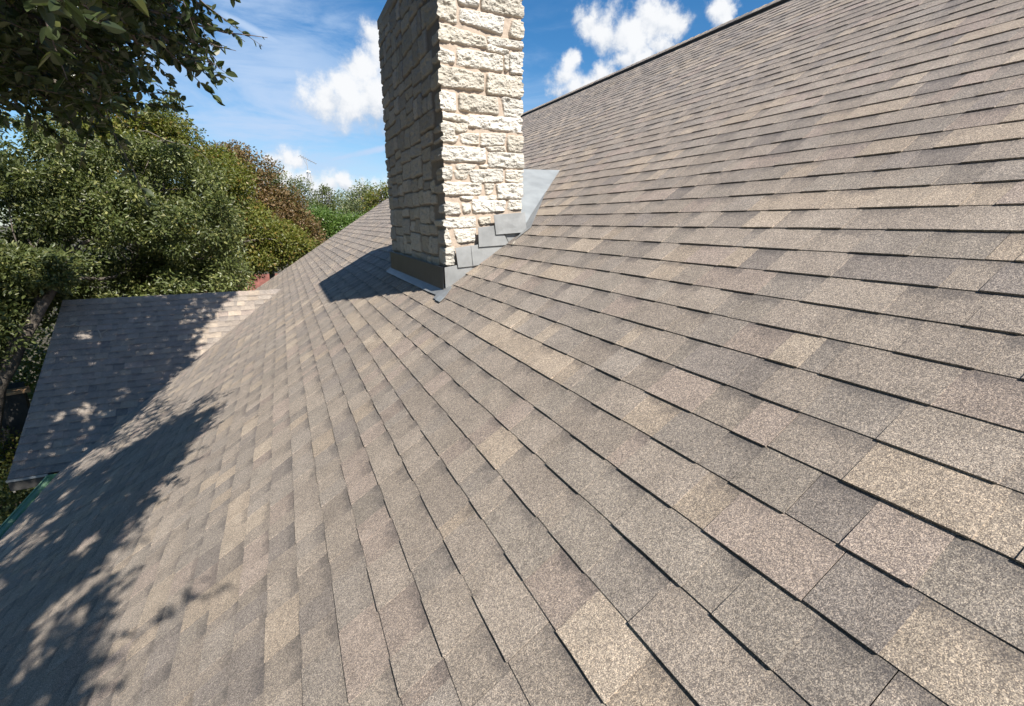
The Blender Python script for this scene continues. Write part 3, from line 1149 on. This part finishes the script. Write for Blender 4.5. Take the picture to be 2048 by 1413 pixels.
def limbs(b, root, top, targets, r0, r, bend=0.25, sides=7):
    """trunk with limbs reaching to some of the clumps"""
    root, top = np.array(root, float), np.array(top, float)
    k = 7
    ts = np.linspace(0, 1, k)
    side_ = np.array([r.normal() * bend, r.normal() * bend, 0])
    tr = [root + (top - root) * t + side_ * math.sin(t * math.pi) for t in ts]
    rad = [r0 * (1.25 if i == 0 else 1) * (1 - 0.45 * t) for i, t in enumerate(ts)]
    b.tube(tr, rad, 10)
    return tr


def branch_to(b, a, c, r0, r1, r, wob=0.15, k=6, sides=6):
    a, c = np.array(a, float), np.array(c, float)
    L = np.linalg.norm(c - a)
    o1 = r.normal(size=3) * wob * L * 0.5
    o2 = r.normal(size=3) * wob * L * 0.3
    pts = []
    for t in np.linspace(0, 1, k):
        pts.append(a + (c - a) * t + o1 * math.sin(t * math.pi) + o2 * math.sin(2 * t * math.pi) + np.array([0, 0, 0.12 * L * math.sin(t * math.pi)]))
    b.tube(pts, [r0 + (r1 - r0) * t for t in np.linspace(0, 1, k)], sides, cap=False)
    return pts


def tree(label, cat, root_xy, trunk_top, centers, per, crad, leaf, lmat, seed, r0=0.16, nl=14, name="tree", group=None, lod=0, aspect=0.5, extra_cl=None, trunk_label=None):
    r = np.random.default_rng(seed)
    t = empty(name, label, cat, group)
    b = MB()
    tr = limbs(b, (root_xy[0], root_xy[1], GROUND_Z - 0.1), trunk_top, centers, r0, r)
    tk = b.build("trunk", M_BARK, t, smooth=True)
    idx = r.choice(len(centers), min(nl, len(centers)), replace=False)
    for ii in idx:
        lb = MB()
        s_ = tr[-1 - int(r.integers(0, 3))]
        pts = branch_to(lb, s_, centers[ii], r0 * 0.42, 0.012, r)
        for q in range(3):
            j = int(r.integers(0, len(centers)))
            near = centers[np.argsort(np.linalg.norm(centers - pts[3 + q % 3], axis=1))[:12]]
            branch_to(lb, pts[2 + q], near[int(r.integers(0, len(near)))], r0 * 0.16, 0.006, r, sides=5)
        lb.build("branch", M_BARK, t, smooth=True)
    rad = crad * r.uniform(0.65, 1.35, len(centers))
    P, D, N, L = clump_crown(centers, per, rad, leaf, r)
    leaf_mesh("crown", P, D, N, L, L * aspect * r.uniform(0.8, 1.2, len(L)), lmat, t, r, lod, per)
    return t


rt = np.random.default_rng(77)
# dense live oak at the left edge, its trunk just outside the wing's rake
tp = [(-260, 120), (-60, 170), (0, 196), (80, 230), (150, 258), (230, 274), (300, 282), (380, 305), (425, 328), (450, 372), (470, 430), (478, 600)]
bt = [(-260, 700), (40, 640), (95, 600), (130, 604), (480, 590)]
c1 = px_clumps(520, (-230, 470), tp, bt, 12.3, 15.6, rt)
# hollows between the boughs: the front of the crown is broken into masses
hx, hy, _ = topix(c1)
hn = np.array([float(fbm(np.array([x / 75.0 + y / 160.0]), np.array([y / 48.0]), 2, 23)[0]) for x, y in zip(hx, hy)])
c1 = c1[(hn > 0.40) | (c1[:, 1] > 14.0)]
# the lower skirt beside the rake
c1b = px_clumps(170, (-200, 120), [(-200, 480), (120, 520)], [(-200, 800), (0, 700), (20, 672), (60, 640), (96, 606), (120, 600)], 10.2, 13.0, rt)
# a free sprig standing above the outline
c1d = px_clumps(90, (90, 490), [(90, 520), (490, 520)], [(90, 606), (490, 588)], 13.0, 16.5, rt)
c1c = np.array([atY(x, y, 12.6) for x, y in ((300, 228), (312, 212), (322, 206), (335, 198), (345, 190), (352, 200), (318, 222), (340, 214))])
troot = atY(-8, 775, 10.6)
ttop = atY(84, 612, 10.9)
oak = empty("oak_tree", "dense dark live oak behind the cross-wing roof, leaning trunk beside the wing's rake", "tree", None)
r_ = np.random.default_rng(5)
b = MB()
tpts = [np.array([troot[0] - 1.5, troot[1] + 0.5, GROUND_Z - 0.1]), np.array([troot[0] - 0.8, troot[1] + 0.2, -4.9]), troot, atY(22, 722, 10.7), atY(33, 690, 10.8), atY(60, 652, 10.9), ttop, atY(110, 570, 12.4), atY(140, 470, 13.6), atY(170, 380, 14.3)]
b.tube(tpts, [0.26, 0.19, 0.13, 0.12, 0.13, 0.10, 0.08, 0.08, 0.06, 0.03], 12)
b.build("trunk", M_BARK, oak, smooth=True)
for (a, pts2) in ((atY(40, 685, 10.8), [(15, 650, 11.4), (-30, 560, 13.2), (-60, 430, 14.5)]), (ttop, [(60, 560, 12.6), (60, 440, 14.0)]), (atY(110, 570, 12.4), [(230, 470, 14.0), (330, 380, 14.3)]),
                  (atY(140, 470, 13.6), [(280, 350, 14.3), (330, 280, 14.0)]), (atY(110, 570, 12.4), [(260, 540, 13.9), (400, 520, 14.6)])):
    lb = MB()
    pp = [a] + [atY(*q) for q in pts2]
    for i in range(len(pp) - 1):
        branch_to(lb, pp[i], pp[i + 1], 0.06 / (i + 1), 0.04 / (i + 1.5), r_, 0.1)
    for q in range(12):
        s0_ = pp[-1 - q % 2]
        allc = c1[np.argsort(np.linalg.norm(c1 - s0_, axis=1))[:60]]
        branch_to(lb, s0_, allc[int(r_.integers(0, 60))], 0.016, 0.004, r_, 0.2, sides=5)
    lb.build("branch", M_BARK, oak, smooth=True)
r_ = np.random.default_rng(15)
cc = np.concatenate([c1, c1b, c1d])
Pa, Da, Na, La = clump_crown(cc, 210, 0.33 * r_.uniform(0.6, 1.4, len(cc)), 0.085, r_)
Pc, Dc, Nc, Lc = clump_crown(c1c, 60, 0.13, 0.075, r_)
P_, D_, N_, L_ = (np.concatenate(q) for q in ((Pa, Pc), (Da, Dc), (Na, Nc), (La, Lc)))
# keep the leaves clear of the wing roof
keep = ~((P_[:, 0] > WX_L - 0.25) & (P_[:, 1] < WY_R + 0.35) & (P_[:, 2] < WZ_R + 0.3))
P_, D_, N_, L_ = P_[keep], D_[keep], N_[keep], L_[keep]
leaf_mesh("crown", P_, D_, N_, L_, L_ * 0.45 * r_.uniform(0.8, 1.2, len(L_)), L_OAK, oak, r_, 1, 200)

# olive-green tree behind it
top2 = [(100, 222), (190, 226), (240, 226), (300, 232), (350, 245), (400, 268), (440, 294), (460, 352), (490, 402), (540, 440), (590, 470), (612, 490)]
bot2 = [(100, 420), (190, 500), (420, 585), (475, 568), (520, 534), (560, 518), (612, 505)]
c2 = px_clumps(270, (100, 612), top2, bot2, 18.0, 22.0, rt)
c2 = np.concatenate([c2, px_clumps(60, (300, 470), [(300, 240), (350, 250), (400, 270), (440, 296), (470, 330)], [(300, 300), (470, 380)], 18.5, 21.0, rt)])
tree("yellow-green fine-leaved tree between the dark oak and the russet tree", "tree", (-3.5, 20.0), (-2.6, 20.0, -1.0), c2, 330, 0.60, 0.10, L_OLIVE, 41, 0.2, 16)
# russet tree
top3 = [(425, 312), (450, 300), (475, 303), (520, 322), (552, 350), (580, 392), (610, 440), (630, 470)]
bot3 = [(425, 390), (470, 470), (540, 520), (600, 520), (630, 485)]
c3 = px_clumps(150, (425, 630), top3, bot3, 22.6, 25.0, rt)
tree("russet autumn tree with red-brown leaves rising beside the yellow-green tree", "tree", (-0.8, 24.2), (-0.6, 24.2, -0.5), c3, 330, 0.60, 0.11, L_RED, 43, 0.17, 12)
# bright green tree
top4 = [(565, 452), (600, 432), (640, 420), (690, 436), (730, 440), (760, 430)]
bot4 = [(565, 520), (600, 520), (660, 500), (760, 470)]
c4 = px_clumps(110, (565, 760), top4, bot4, 26.0, 29.5, rt)
tree("low bright green leafy tree right behind the roof's far rake", "tree", (2.6, 28.0), (2.4, 28.0, -2.0), c4, 260, 0.62, 0.11, L_GRN, 45, 0.16, 10)
# far trees one can tell apart
far_specs = [
    ("dark green tree standing just right of the russet tree's top", [(520, 352), (545, 340), (575, 350), (605, 368), (625, 392)], 460, 36, 39, 60, L_FAR, 0.75),
    ("narrow dark tree rising alone to the right of the antenna mast", [(628, 400), (640, 374), (655, 372), (668, 396)], 450, 40, 42, 26, L_FAR, 0.55),
    ("grey-green tree in the gap between the mast and the pale trees", [(660, 404), (680, 392), (705, 396), (722, 402)], 460, 44, 48, 36, L_FAR, 0.8),
    ("pale feathery tree over the middle of the far rake", [(690, 410), (705, 380), (725, 374), (745, 388), (752, 410)], 460, 33, 35, 44, L_PALE, 0.6),
    ("olive tree with pale tips touching the left side of the chimney", [(735, 404), (752, 380), (775, 372), (800, 376), (830, 384)], 450, 30, 33, 44, L_OLIVE, 0.6),
]
for i, (lab, tpp, bo, Y0, Y1, nn_, lm, cr) in enumerate(far_specs):
    cs = px_clumps(nn_, (tpp[0][0], tpp[-1][0]), tpp, [(tpp[0][0], bo), (tpp[-1][0], bo)], Y0, Y1, rt)
    m_ = cs.mean(axis=0)
    tree(lab, "tree", (m_[0], m_[1]), (m_[0], m_[1], m_[2] - 0.8), cs, 150, cr, 0.14, lm, 60 + i, 0.16, 8, group="trees beyond the roof's far end")
# distant wood closing the view
rw = np.random.default_rng(90)
nw = 900
wx_ = rw.uniform(-110, 90, nw)
wy_ = rw.uniform(62, 110, nw) - np.abs(wx_) * 0.15
wz_ = GROUND_Z + rw.random(nw) * (7.6 + 2.0 * vnoise(wx_ * 0.11, wy_ * 0.02, 3))
P, D, N, L = clump_crown(np.stack([wx_, wy_, wz_], 1), 60, 1.5, 0.42, rw)
wood = leaf_mesh("distant_wood", P, D, N, L, L * 0.6, L_FAR, None, rw, 0)
tag(wood, kind='stuff')
# left-hand wood at mid distance, seen only through gaps
nw = 520
wx_ = rw.uniform(-30, -9, nw)
wy_ = rw.uniform(12, 40, nw)
wz_ = GROUND_Z + rw.random(nw) * 8.5
n3_ = 330
ux, uy = rw.uniform(-9.5, -4.3, n3_), rw.uniform(9.0, 17.5, n3_)
uz = GROUND_Z + rw.random(n3_) * np.where(uy > 13.5, 4.6, 1.7)
wx_, wy_, wz_ = np.concatenate([wx_, ux]), np.concatenate([wy_, uy]), np.concatenate([wz_, uz])
rd_ = np.concatenate([np.full(nw, 1.1), np.full(n3_, 0.55)])
P, D, N, L = clump_crown(np.stack([wx_, wy_, wz_], 1), 110, rd_, 0.13, rw)
wood2 = leaf_mesh("underwood", P, D, N, L, L * 0.5, L_FAR, None, rw, 0)
tag(wood2, kind='stuff')
# shrubs under the trees at the wing's foot
rs = np.random.default_rng(33)


def shrub(label, px, py, dist, w, h, lmat, seed, n=26, leaf=0.06):
    r = np.random.default_rng(seed)
    c = at(px, py, dist)
    t = empty("shrub", label, "shrub")
    b = MB()
    cs = []
    for i in range(n):
        g = r.normal(size=3)
        g = g / np.linalg.norm(g) * r.random() ** 0.5
        p = c + g * np.array([w, w, h])
        cs.append(p)
        if i < 9:
            branch_to(b, (c[0] + r.normal() * 0.06, c[1] + r.normal() * 0.06, GROUND_Z - 0.05), p, 0.018, 0.005, r, 0.08, sides=5)
    b.build("stem", M_TWIG, t)
    P, D, N, L = clump_crown(np.array(cs), 90, 0.24, leaf, r)
    leaf_mesh("foliage", P, D, N, L, L * 0.5, lmat, t, r, 0)
    return t


shrub("yellow-leaved shrub by the foot of the wing roof at the left edge", 8, 925, 13.0, 0.6, 0.6, L_OLIVE, 3)
shrub("dark shrub low in the shade under the cross-wing eave", -40, 1020, 11.5, 0.8, 0.5, L_OAK, 4, 30)

# dark shed with a cedar plank on top, and a pale boulder, past the wing's rake
sh = empty("shed", "small dark shed past the wing's rake with a sunlit tan plank along its top", "shed")
a0 = at(-60, 792, 13.0)
a1 = at(50, 795, 13.0)
sw = a1 - a0
sw[2] = 0
ln_ = np.linalg.norm(sw)
sw /= ln_
bk = np.array([-sw[1], sw[0], 0])
z_ = (a0[2] + a1[2]) / 2
b = MB()
b.prism([a0 * [1, 1, 0] + [0, 0, z_], a0 * [1, 1, 0] + sw * ln_ + [0, 0, z_], a0 * [1, 1, 0] + sw * ln_ + bk * 0.9 + [0, 0, z_], a0 * [1, 1, 0] + bk * 0.9 + [0, 0, z_]], (0, 0, GROUND_Z - z_))
b.build("wall", M_SHED, sh)
b = MB()
p0 = a0 * [1, 1, 0] + [0, 0, z_ + 0.003]
b.prism([p0 - sw * 0.1 - bk * 0.08, p0 + sw * (ln_ + 0.1) - bk * 0.08, p0 + sw * (ln_ + 0.08) + bk * 0.22, p0 - sw * 0.1 + bk * 0.2], (0, 0, 0.05))
b.build("plank", M_PLANK, sh)


def rock(name, label, c, r, seed):
    b = MB()
    n1, n2 = 14, 10
    vs = []
    for i in range(n2 + 1):
        ph = math.pi * i / n2
        for j in range(n1):
            t = 2 * math.pi * j / n1
            k = 1 + 0.35 * (float(vnoise(np.array([math.cos(t) * 2 + 5 + seed]), np.array([math.sin(t) * 2 + ph * 2]), seed)[0]) - 0.5)
            vs.append((c[0] + r[0] * k * math.sin(ph) * math.cos(t), c[1] + r[1] * k * math.sin(ph) * math.sin(t), c[2] + r[2] * k * math.cos(ph)))
    fs = []
    for i in range(n2):
        for j in range(n1):
            fs.append((i * n1 + j, i * n1 + (j + 1) % n1, (i + 1) * n1 + (j + 1) % n1, (i + 1) * n1 + j))
    b.add(vs, fs)
    return tag(b.build(name, M_WALL), label, "rock")


bc = at(4, 868, 14.0)
rock("boulder", "pale limestone boulder at the left edge below the shed", (bc[0], bc[1], (bc[2] + GROUND_Z) / 2), (0.38, 0.38, (bc[2] - GROUND_Z) / 2 + 0.1), 3)

# neighbour's low red-roofed house under the trees
nh = empty("neighbour_house", "low house with a weathered red roof glimpsed under the trees by the rake", "house")
c_ = atY(545, 556, 31.0)
b = MB()
x0, x1, y0, y1 = c_[0] - 3.6, c_[0] + 4.5, 30.0, 36.0
zt, ze = c_[2] + 0.05, c_[2] - 1.2
b.prism([(x0, y0, ze), (x1, y0, ze), (x1, (y0 + y1) / 2, zt), (x0, (y0 + y1) / 2, zt)], (0, 0, -0.08))
b.prism([(x0, (y0 + y1) / 2 + 0.003, zt), (x1, (y0 + y1) / 2 + 0.003, zt), (x1, y1, ze), (x0, y1, ze)], (0, 0, -0.08))
b.build("roof", M_RED, nh)
b = MB()
b.box(x0 + 0.3, x1 - 0.3, y0 + 0.4, y1 - 0.4, GROUND_Z, ze + 0.02)
b.build("wall", M_WALL, nh)

# antenna mast
am = empty("antenna_mast", "thin lattice mast carrying a television antenna above the far trees", "antenna")
MY = 45.0
mt = atY(612, 318, MY)
mbx, mby = mt[0] + 0.12, MY
b = MB()
zj = atY(613, 345, MY)[2]
legs = []
for k in range(3):
    a = 2 * math.pi * k / 3 + 0.4
    p0 = np.array([mbx + 0.5 + 0.55 * math.cos(a), mby + 0.55 * math.sin(a), GROUND_Z])
    p1 = np.array([mbx - 0.05 + 0.14 * math.cos(a), mby + 0.14 * math.sin(a), zj])
    legs.append((p0, p1))
for (p0, p1) in legs:
    lb = MB()
    lb.tube([p0, p1], 0.028, 6)
    lb.build("leg", M_STEEL, am)
for i in range(22):
    t0, t1 = i / 22, (i + 1) / 22
    for k in range(3):
        A0, A1 = legs[k], legs[(k + 1) % 3]
        b.tube([A0[0] + (A0[1] - A0[0]) * t0, A1[0] + (A1[1] - A1[0]) * t1], 0.009, 4)
b.build("bracing", M_STEEL, am)
b = MB()
b.tube([(mbx - 0.05, mby, zj - 0.3), (mbx - 0.10, mby, mt[2] + 0.05)], 0.032, 6)
b.build("pole", M_STEEL, am)
b = MB()
b.tube([(mbx - 0.17, mby, zj + 0.05), (mbx + 0.10, mby, zj + 0.0)], 0.09, 6)
b.build("rotor_box", M_STEEL, am)
b = MB()
B0, B1 = atY(600, 312, MY - 0.4), atY(632, 328, MY + 0.6)
b.tube([B0, B1], 0.025, 5)
for i in range(8):
    t = i / 7
    p = B0 + (B1 - B0) * t
    w = 0.42 - 0.2 * t
    dv = np.array([0.25, -1.0, 0.05])
    b.tube([p - dv * w, p + dv * w], 0.012, 4)
b.tube([B0 + (B1 - B0) * 0.15, (mbx - 0.09, mby, mt[2] - 0.55)], 0.014, 4)
b.build("antenna", M_STEEL, am)

# ------------------------------------------------------------------ near oak overhanging the eave
r = np.random.default_rng(2024)
bough = empty("oak_tree", "near live oak whose boughs hang into the top left corner and shade the eave", "tree")
TW_S, TW_D, TW_L = [], [], []


def add_twig(p, d, L):
    TW_S.append(p)
    TW_D.append(d / np.linalg.norm(d))
    TW_L.append(L)


# hanging boughs one sees against the sky (bearing, distance)
bpx = [(-60, 200), (0, 200), (60, 212), (130, 222), (205, 236), (236, 228), (240, 175), (262, 150), (300, 128), (345, 108), (385, 95), (412, 60), (418, 0), (420, -70)]


def in_canopy(px, py):
    xs_ = [p[0] for p in bpx[:6]]
    if px < 238:
        return py < np.interp(px, [p[0] for p in bpx[:6]], [p[1] for p in bpx[:6]])
    return py < np.interp(px, [238, 262, 300, 345, 385, 408, 418], [175, 150, 128, 108, 92, 55, -80])


cnt = 0
while cnt < 560:
    px, py = r.uniform(-160, 425), r.uniform(-140, 235)
    if not in_canopy(px + 26, py + 18):
        continue
    dens = float(vnoise(np.array([px / 42.0]), np.array([py / 30.0]), 17)[0])
    if px > 235 and r.random() > 0.55:
        continue
    if dens < 0.44 and r.random() < 0.9:
        continue
    dist = r.uniform(2.7, 3.8) if px > 230 or r.random() < 0.5 else r.uniform(3.8, 6.5)
    p = at(px, py, dist)
    d = RI * 0.75 - UP * 0.45 + FW * r.uniform(-0.3, 0.3) + r.normal(size=3) * 0.35
    add_twig(p, d, r.uniform(0.14, 0.30))
    cnt += 1
# boughs that are above and behind the camera: where the sun throws their shade on the slope
XB = ([-0.6, 1.2, 2.1, 2.64, 3.2, 3.55, 3.95, 4.4, 5.0, 5.4, 5.9, 6.6, 7.4, 8.6], [-0.66, -0.72, -0.78, -0.90, -1.06, -1.08, -1.02, -0.88, -0.75, -0.70, -1.0, -1.9, -2.6, -3.2])
cnt = 0
tries = 0
while cnt < 10200 and tries < 300000:
    tries += 1
    if r.random() < 0.62:
        y = r.uniform(-0.6, 8.4)
        x = r.uniform(-3.5, -0.6)
        if x > np.interp(y, XB[0], XB[1]) - 0.10 - 0.18 * r.random():
            continue
        if float(vnoise(np.array([x * 6.5]), np.array([y * 5.0]), 91)[0]) < 0.30:
            continue
        z = TT * x - HP / CT
        wgt = 0.32
    else:
        y = r.uniform(8.15, 11.5)
        x = r.uniform(-3.9, -0.9)
        lim = -2.45 + (y - 8.2) * 0.50
        if x > lim + 0.25 * (float(vnoise(np.array([y * 3.0]), np.array([3.0]), 8)[0]) - 0.5) - 0.12:
            continue
        z = Z_EAVE + TW * (y - WY_E)
        wgt = 0.24
    if float(fbm(np.array([x * 2.1]), np.array([y * 2.1]), 3, 51)[0]) < wgt:
        continue
    t = r.uniform(3.8, 8.0)
    p = np.array([x, y, z]) + SUN * t
    if p[2] < 0.9:
        continue
    qx, qy, qz = topix(p)
    qx, qy, qz = float(qx[0]), float(qy[0]), float(qz[0])
    if qz > 0.05 and -120 < qx < 2150 and -140 < qy < 1500:
        if not in_canopy(qx + 60, qy + 45):
            continue
    if np.linalg.norm(p) < 1.1:
        continue
    d = np.array([0.3, 0.5, -0.3]) + r.normal(size=3) * 0.6
    add_twig(p - unit(d) * 0.12, d, r.uniform(0.14, 0.30))
    cnt += 1
for q in range(14):
    add_twig(at(r.uniform(10, 230), r.uniform(-60, 55), r.uniform(1.9, 2.5)), RI * 0.6 - UP * 0.5 + r.normal(size=3) * 0.4, r.uniform(0.10, 0.2))
# boughs shading the yard beyond the wing's rake
cnt = 0
while cnt < 2300:
    p = np.array([r.uniform(-8.5, -3.9), r.uniform(5.0, 14.0), -4.6]) + SUN * r.uniform(6.5, 10.5)
    qx, qy, qz = (float(v[0]) for v in topix(p))
    if qz > 0.05 and -120 < qx < 2150 and -140 < qy < 1500 and not in_canopy(qx + 60, qy + 45):
        continue
    add_twig(p, np.array([0.3, 0.5, -0.3]) + r.normal(size=3) * 0.6, 0.3)
    cnt += 1
NFULL = len(TW_S)
for q in range(8):
    f = q / 7
    p = np.array([-0.36 - 0.46 * f, 2.06 + 0.26 * f + r.normal() * 0.012, 0])
    p[2] = TT * p[0] - HP / CT
    add_twig(p + SUN * r.uniform(4.2, 4.8), np.array([-0.6, 0.3, 0.1]) + r.normal(size=3) * 0.3, 0.16)
# named sprigs against the sky
sprigs = [([(230, 10), (300, 22), (350, 34), (400, 52), (450, 66), (500, 71), (535, 76)], 2.9, 0.55),
          ([(330, 40), (380, 62), (400, 78), (430, 92), (472, 102)], 2.85, 0.5),
          ([(300, 60), (350, 92), (380, 108), (405, 122), (440, 131)], 2.8, 0.6),
          ([(360, 30), (400, 40), (430, 58), (465, 66), (490, 84)], 3.0, 0.5),
          ([(380, 80), (410, 100), (425, 112), (436, 128)], 2.7, 0.8),
          ([(170, 90), (215, 128), (235, 152), (278, 169)], 3.1, 0.15),
          ([(360, -10), (385, 0), (410, 14), (422, 22)], 2.9, 0.9),
          ([(260, 60), (275, 90), (280, 120), (285, 140)], 2.9, 1.0)]
stem = MB()
LP, LD, LN_, LL = [], [], [], []
for (pts, dist, dn) in sprigs:
    P3 = [at(x, y, dist + 0.04 * i) for i, (x, y) in enumerate(pts)]
    stem.tube(P3, [0.0075 - 0.0062 * i / (len(P3) - 1) for i in range(len(P3))], 5, cap=False)
    for i in range(len(P3) - 1):
        seg = P3[i + 1] - P3[i]
        m_ = int(np.linalg.norm(seg) / 0.016 * dn * (1.9 if i < len(P3) // 2 else 0.62))
        for q in range(m_):
            f = r.random()
            base_p = P3[i] + seg * f
            d = unit(seg) * 0.5 + (RI * r.normal() + UP * (r.normal() - 0.4) + FW * r.normal()) * 0.55
            LP.append(base_p)
            LD.append(d)
            LN_.append(r.normal(size=3) + np.array([0, 0, 0.6]))
            far_ = i / (len(P3) - 1)
            LL.append(r.uniform(0.035, 0.06) * (1 - 0.45 * far_))
for ti, (p, d, L) in enumerate(zip(TW_S, TW_D, TW_L)):
    thin = ti >= NFULL
    bend = r.normal(size=3) * 0.25
    k = 4
    pts = [p + d * L * t + bend * L * t * t for t in (0, 0.35, 0.7, 1.0)]
    stem.tube(pts, [0.0035, 0.0028, 0.002, 0.001], 3, cap=False)
    nl = int(L / 0.0115) if not thin else 3
    for q in range(nl):
        t = (q + r.random()) / nl
        bp = p + d * L * t + bend * L * t * t
        LP.append(bp)
        LD.append(d * 0.6 + r.normal(size=3) * 0.6)
        LN_.append(r.normal(size=3) * 0.8 + np.array([0, 0, 0.7]))
        LL.append(r.uniform(0.030, 0.056) if ti < 560 else r.uniform(0.045, 0.074))
LP, LD, LN_, LL = map(np.array, (LP, LD, LN_, LL))
qx, qy, qz = topix(LP)
seen_ = (qz > 0.1) & (qx > -150) & (qx < 900) & (qy > -150) & (qy < 500)
for part_name, sel_, lod_ in (("crown", ~seen_, 1), ("foliage", seen_, 2)):
    leaf_mesh(part_name, LP[sel_], LD[sel_], LN_[sel_], LL[sel_], LL[sel_] * r.uniform(0.42, 0.62, int(sel_.sum())), L_NEAR, bough, r, lod_)
stem.build("twigs", M_TWIG, bough)
# unseen leaf clumps left of the camera, added to darken the left-hand shade
dim_clumps = []
while len(dim_clumps) < 330:
    p = np.array([r.uniform(-10.5, -2.6), r.uniform(-7.0, 9.0), r.uniform(2.0, 8.0)])
    qx, qy, qz = (float(v[0]) for v in topix(p))
    if qz > 0.05 and -260 < qx < 2300 and -260 < qy < 1600:
        continue
    if p[2] < 2.6 - 0.25 * (p[0] + 2.6):
        dim_clumps.append(p)
    elif r.random() < 0.6:
        dim_clumps.append(p)
dim_clumps = np.array(dim_clumps)
P, D, N, L = clump_crown(dim_clumps, 100, 0.6 * r.uniform(0.7, 1.3, len(dim_clumps)), 0.11, r)
leaf_mesh("crown", P, D, N, L, L * 0.55, L_NEAR, bough, r, 0)
# trunk and main limbs, standing to the left of the camera
b = MB()
trk = [(-5.6, -0.6, GROUND_Z - 0.1), (-5.5, -0.5, -4.5), (-5.2, -0.3, -2.5), (-4.6, -0.2, -0.6), (-4.0, -0.1, 0.8)]
b.tube(trk, [0.42, 0.33, 0.29, 0.26, 0.22], 14)
b.build("trunk", M_BARK, bough, smooth=True)
TS = np.array(TW_S)
for (tx_, ty_, tz_) in [(-1.9, 1.2, 2.6), (-1.2, -1.6, 3.0), (-2.4, 3.6, 3.2), (-0.6, 0.6, 3.6), (-2.2, -2.6, 2.4)]:
    lb = MB()
    pts = branch_to(lb, trk[-1], (tx_, ty_, tz_), 0.11, 0.03, r, 0.12, 8, 8)
    near = TS[np.argsort(np.linalg.norm(TS - np.array(pts[-1]), axis=1))[:700]]
    for q in range(34):
        e = near[int(r.integers(0, len(near)))]
        s_ = pts[int(r.integers(3, 8))]
        branch_to(lb, s_, e, 0.016, 0.004, r, 0.12, 5, 5)
    lb.build("branch", M_BARK, bough, smooth=True)
lb = MB()
P3 = [at(-260, -260, 3.6), at(-60, -90, 3.5), at(80, -30, 3.3), at(230, 10, 2.95)]
lb.tube(P3, [0.035, 0.026, 0.018, 0.009], 7)
lb.build("branch", M_BARK, bough, smooth=True)
lb = MB()
P3b = [at(-60, -90, 3.5), at(40, 20, 3.4), at(170, 90, 3.1)]
lb.tube(P3b, [0.024, 0.014, 0.007], 6)
lb.build("branch", M_BARK, bough, smooth=True)
lb = MB()
P3c = [at(-150, -20, 4.6), at(0, 90, 4.4), at(120, 170, 4.3), at(210, 225, 4.2)]
lb.tube(P3c, [0.03, 0.02, 0.014, 0.006], 6)
lb.build("branch", M_BARK, bough, smooth=True)

# fallen twigs on the wing roof
for i, (pl, lab) in enumerate([([(128, 651), (140, 652), (150, 649), (158, 652)], "broken pale twig lying on the shaded cross-wing roof, upper of two"),
                               ([(196, 660), (200, 668), (203, 676)], "short pale twig lying on the shaded cross-wing roof, right of the longer one")]):
    b = MB()
    P3 = []
    for (x, y) in pl:
        d = ray(x, y)
        t = (Z_EAVE - TW * WY_E + 0.03) / (d[2] - TW * d[1])
        P3.append(d * t)
    b.tube(P3, 0.009, 5)
    b.tube([P3[1], P3[1] + np.array([0.10, 0.04, 0.05])], 0.006, 4)
    tag(b.build("fallen_twig", M_WOOD), lab, "twig")
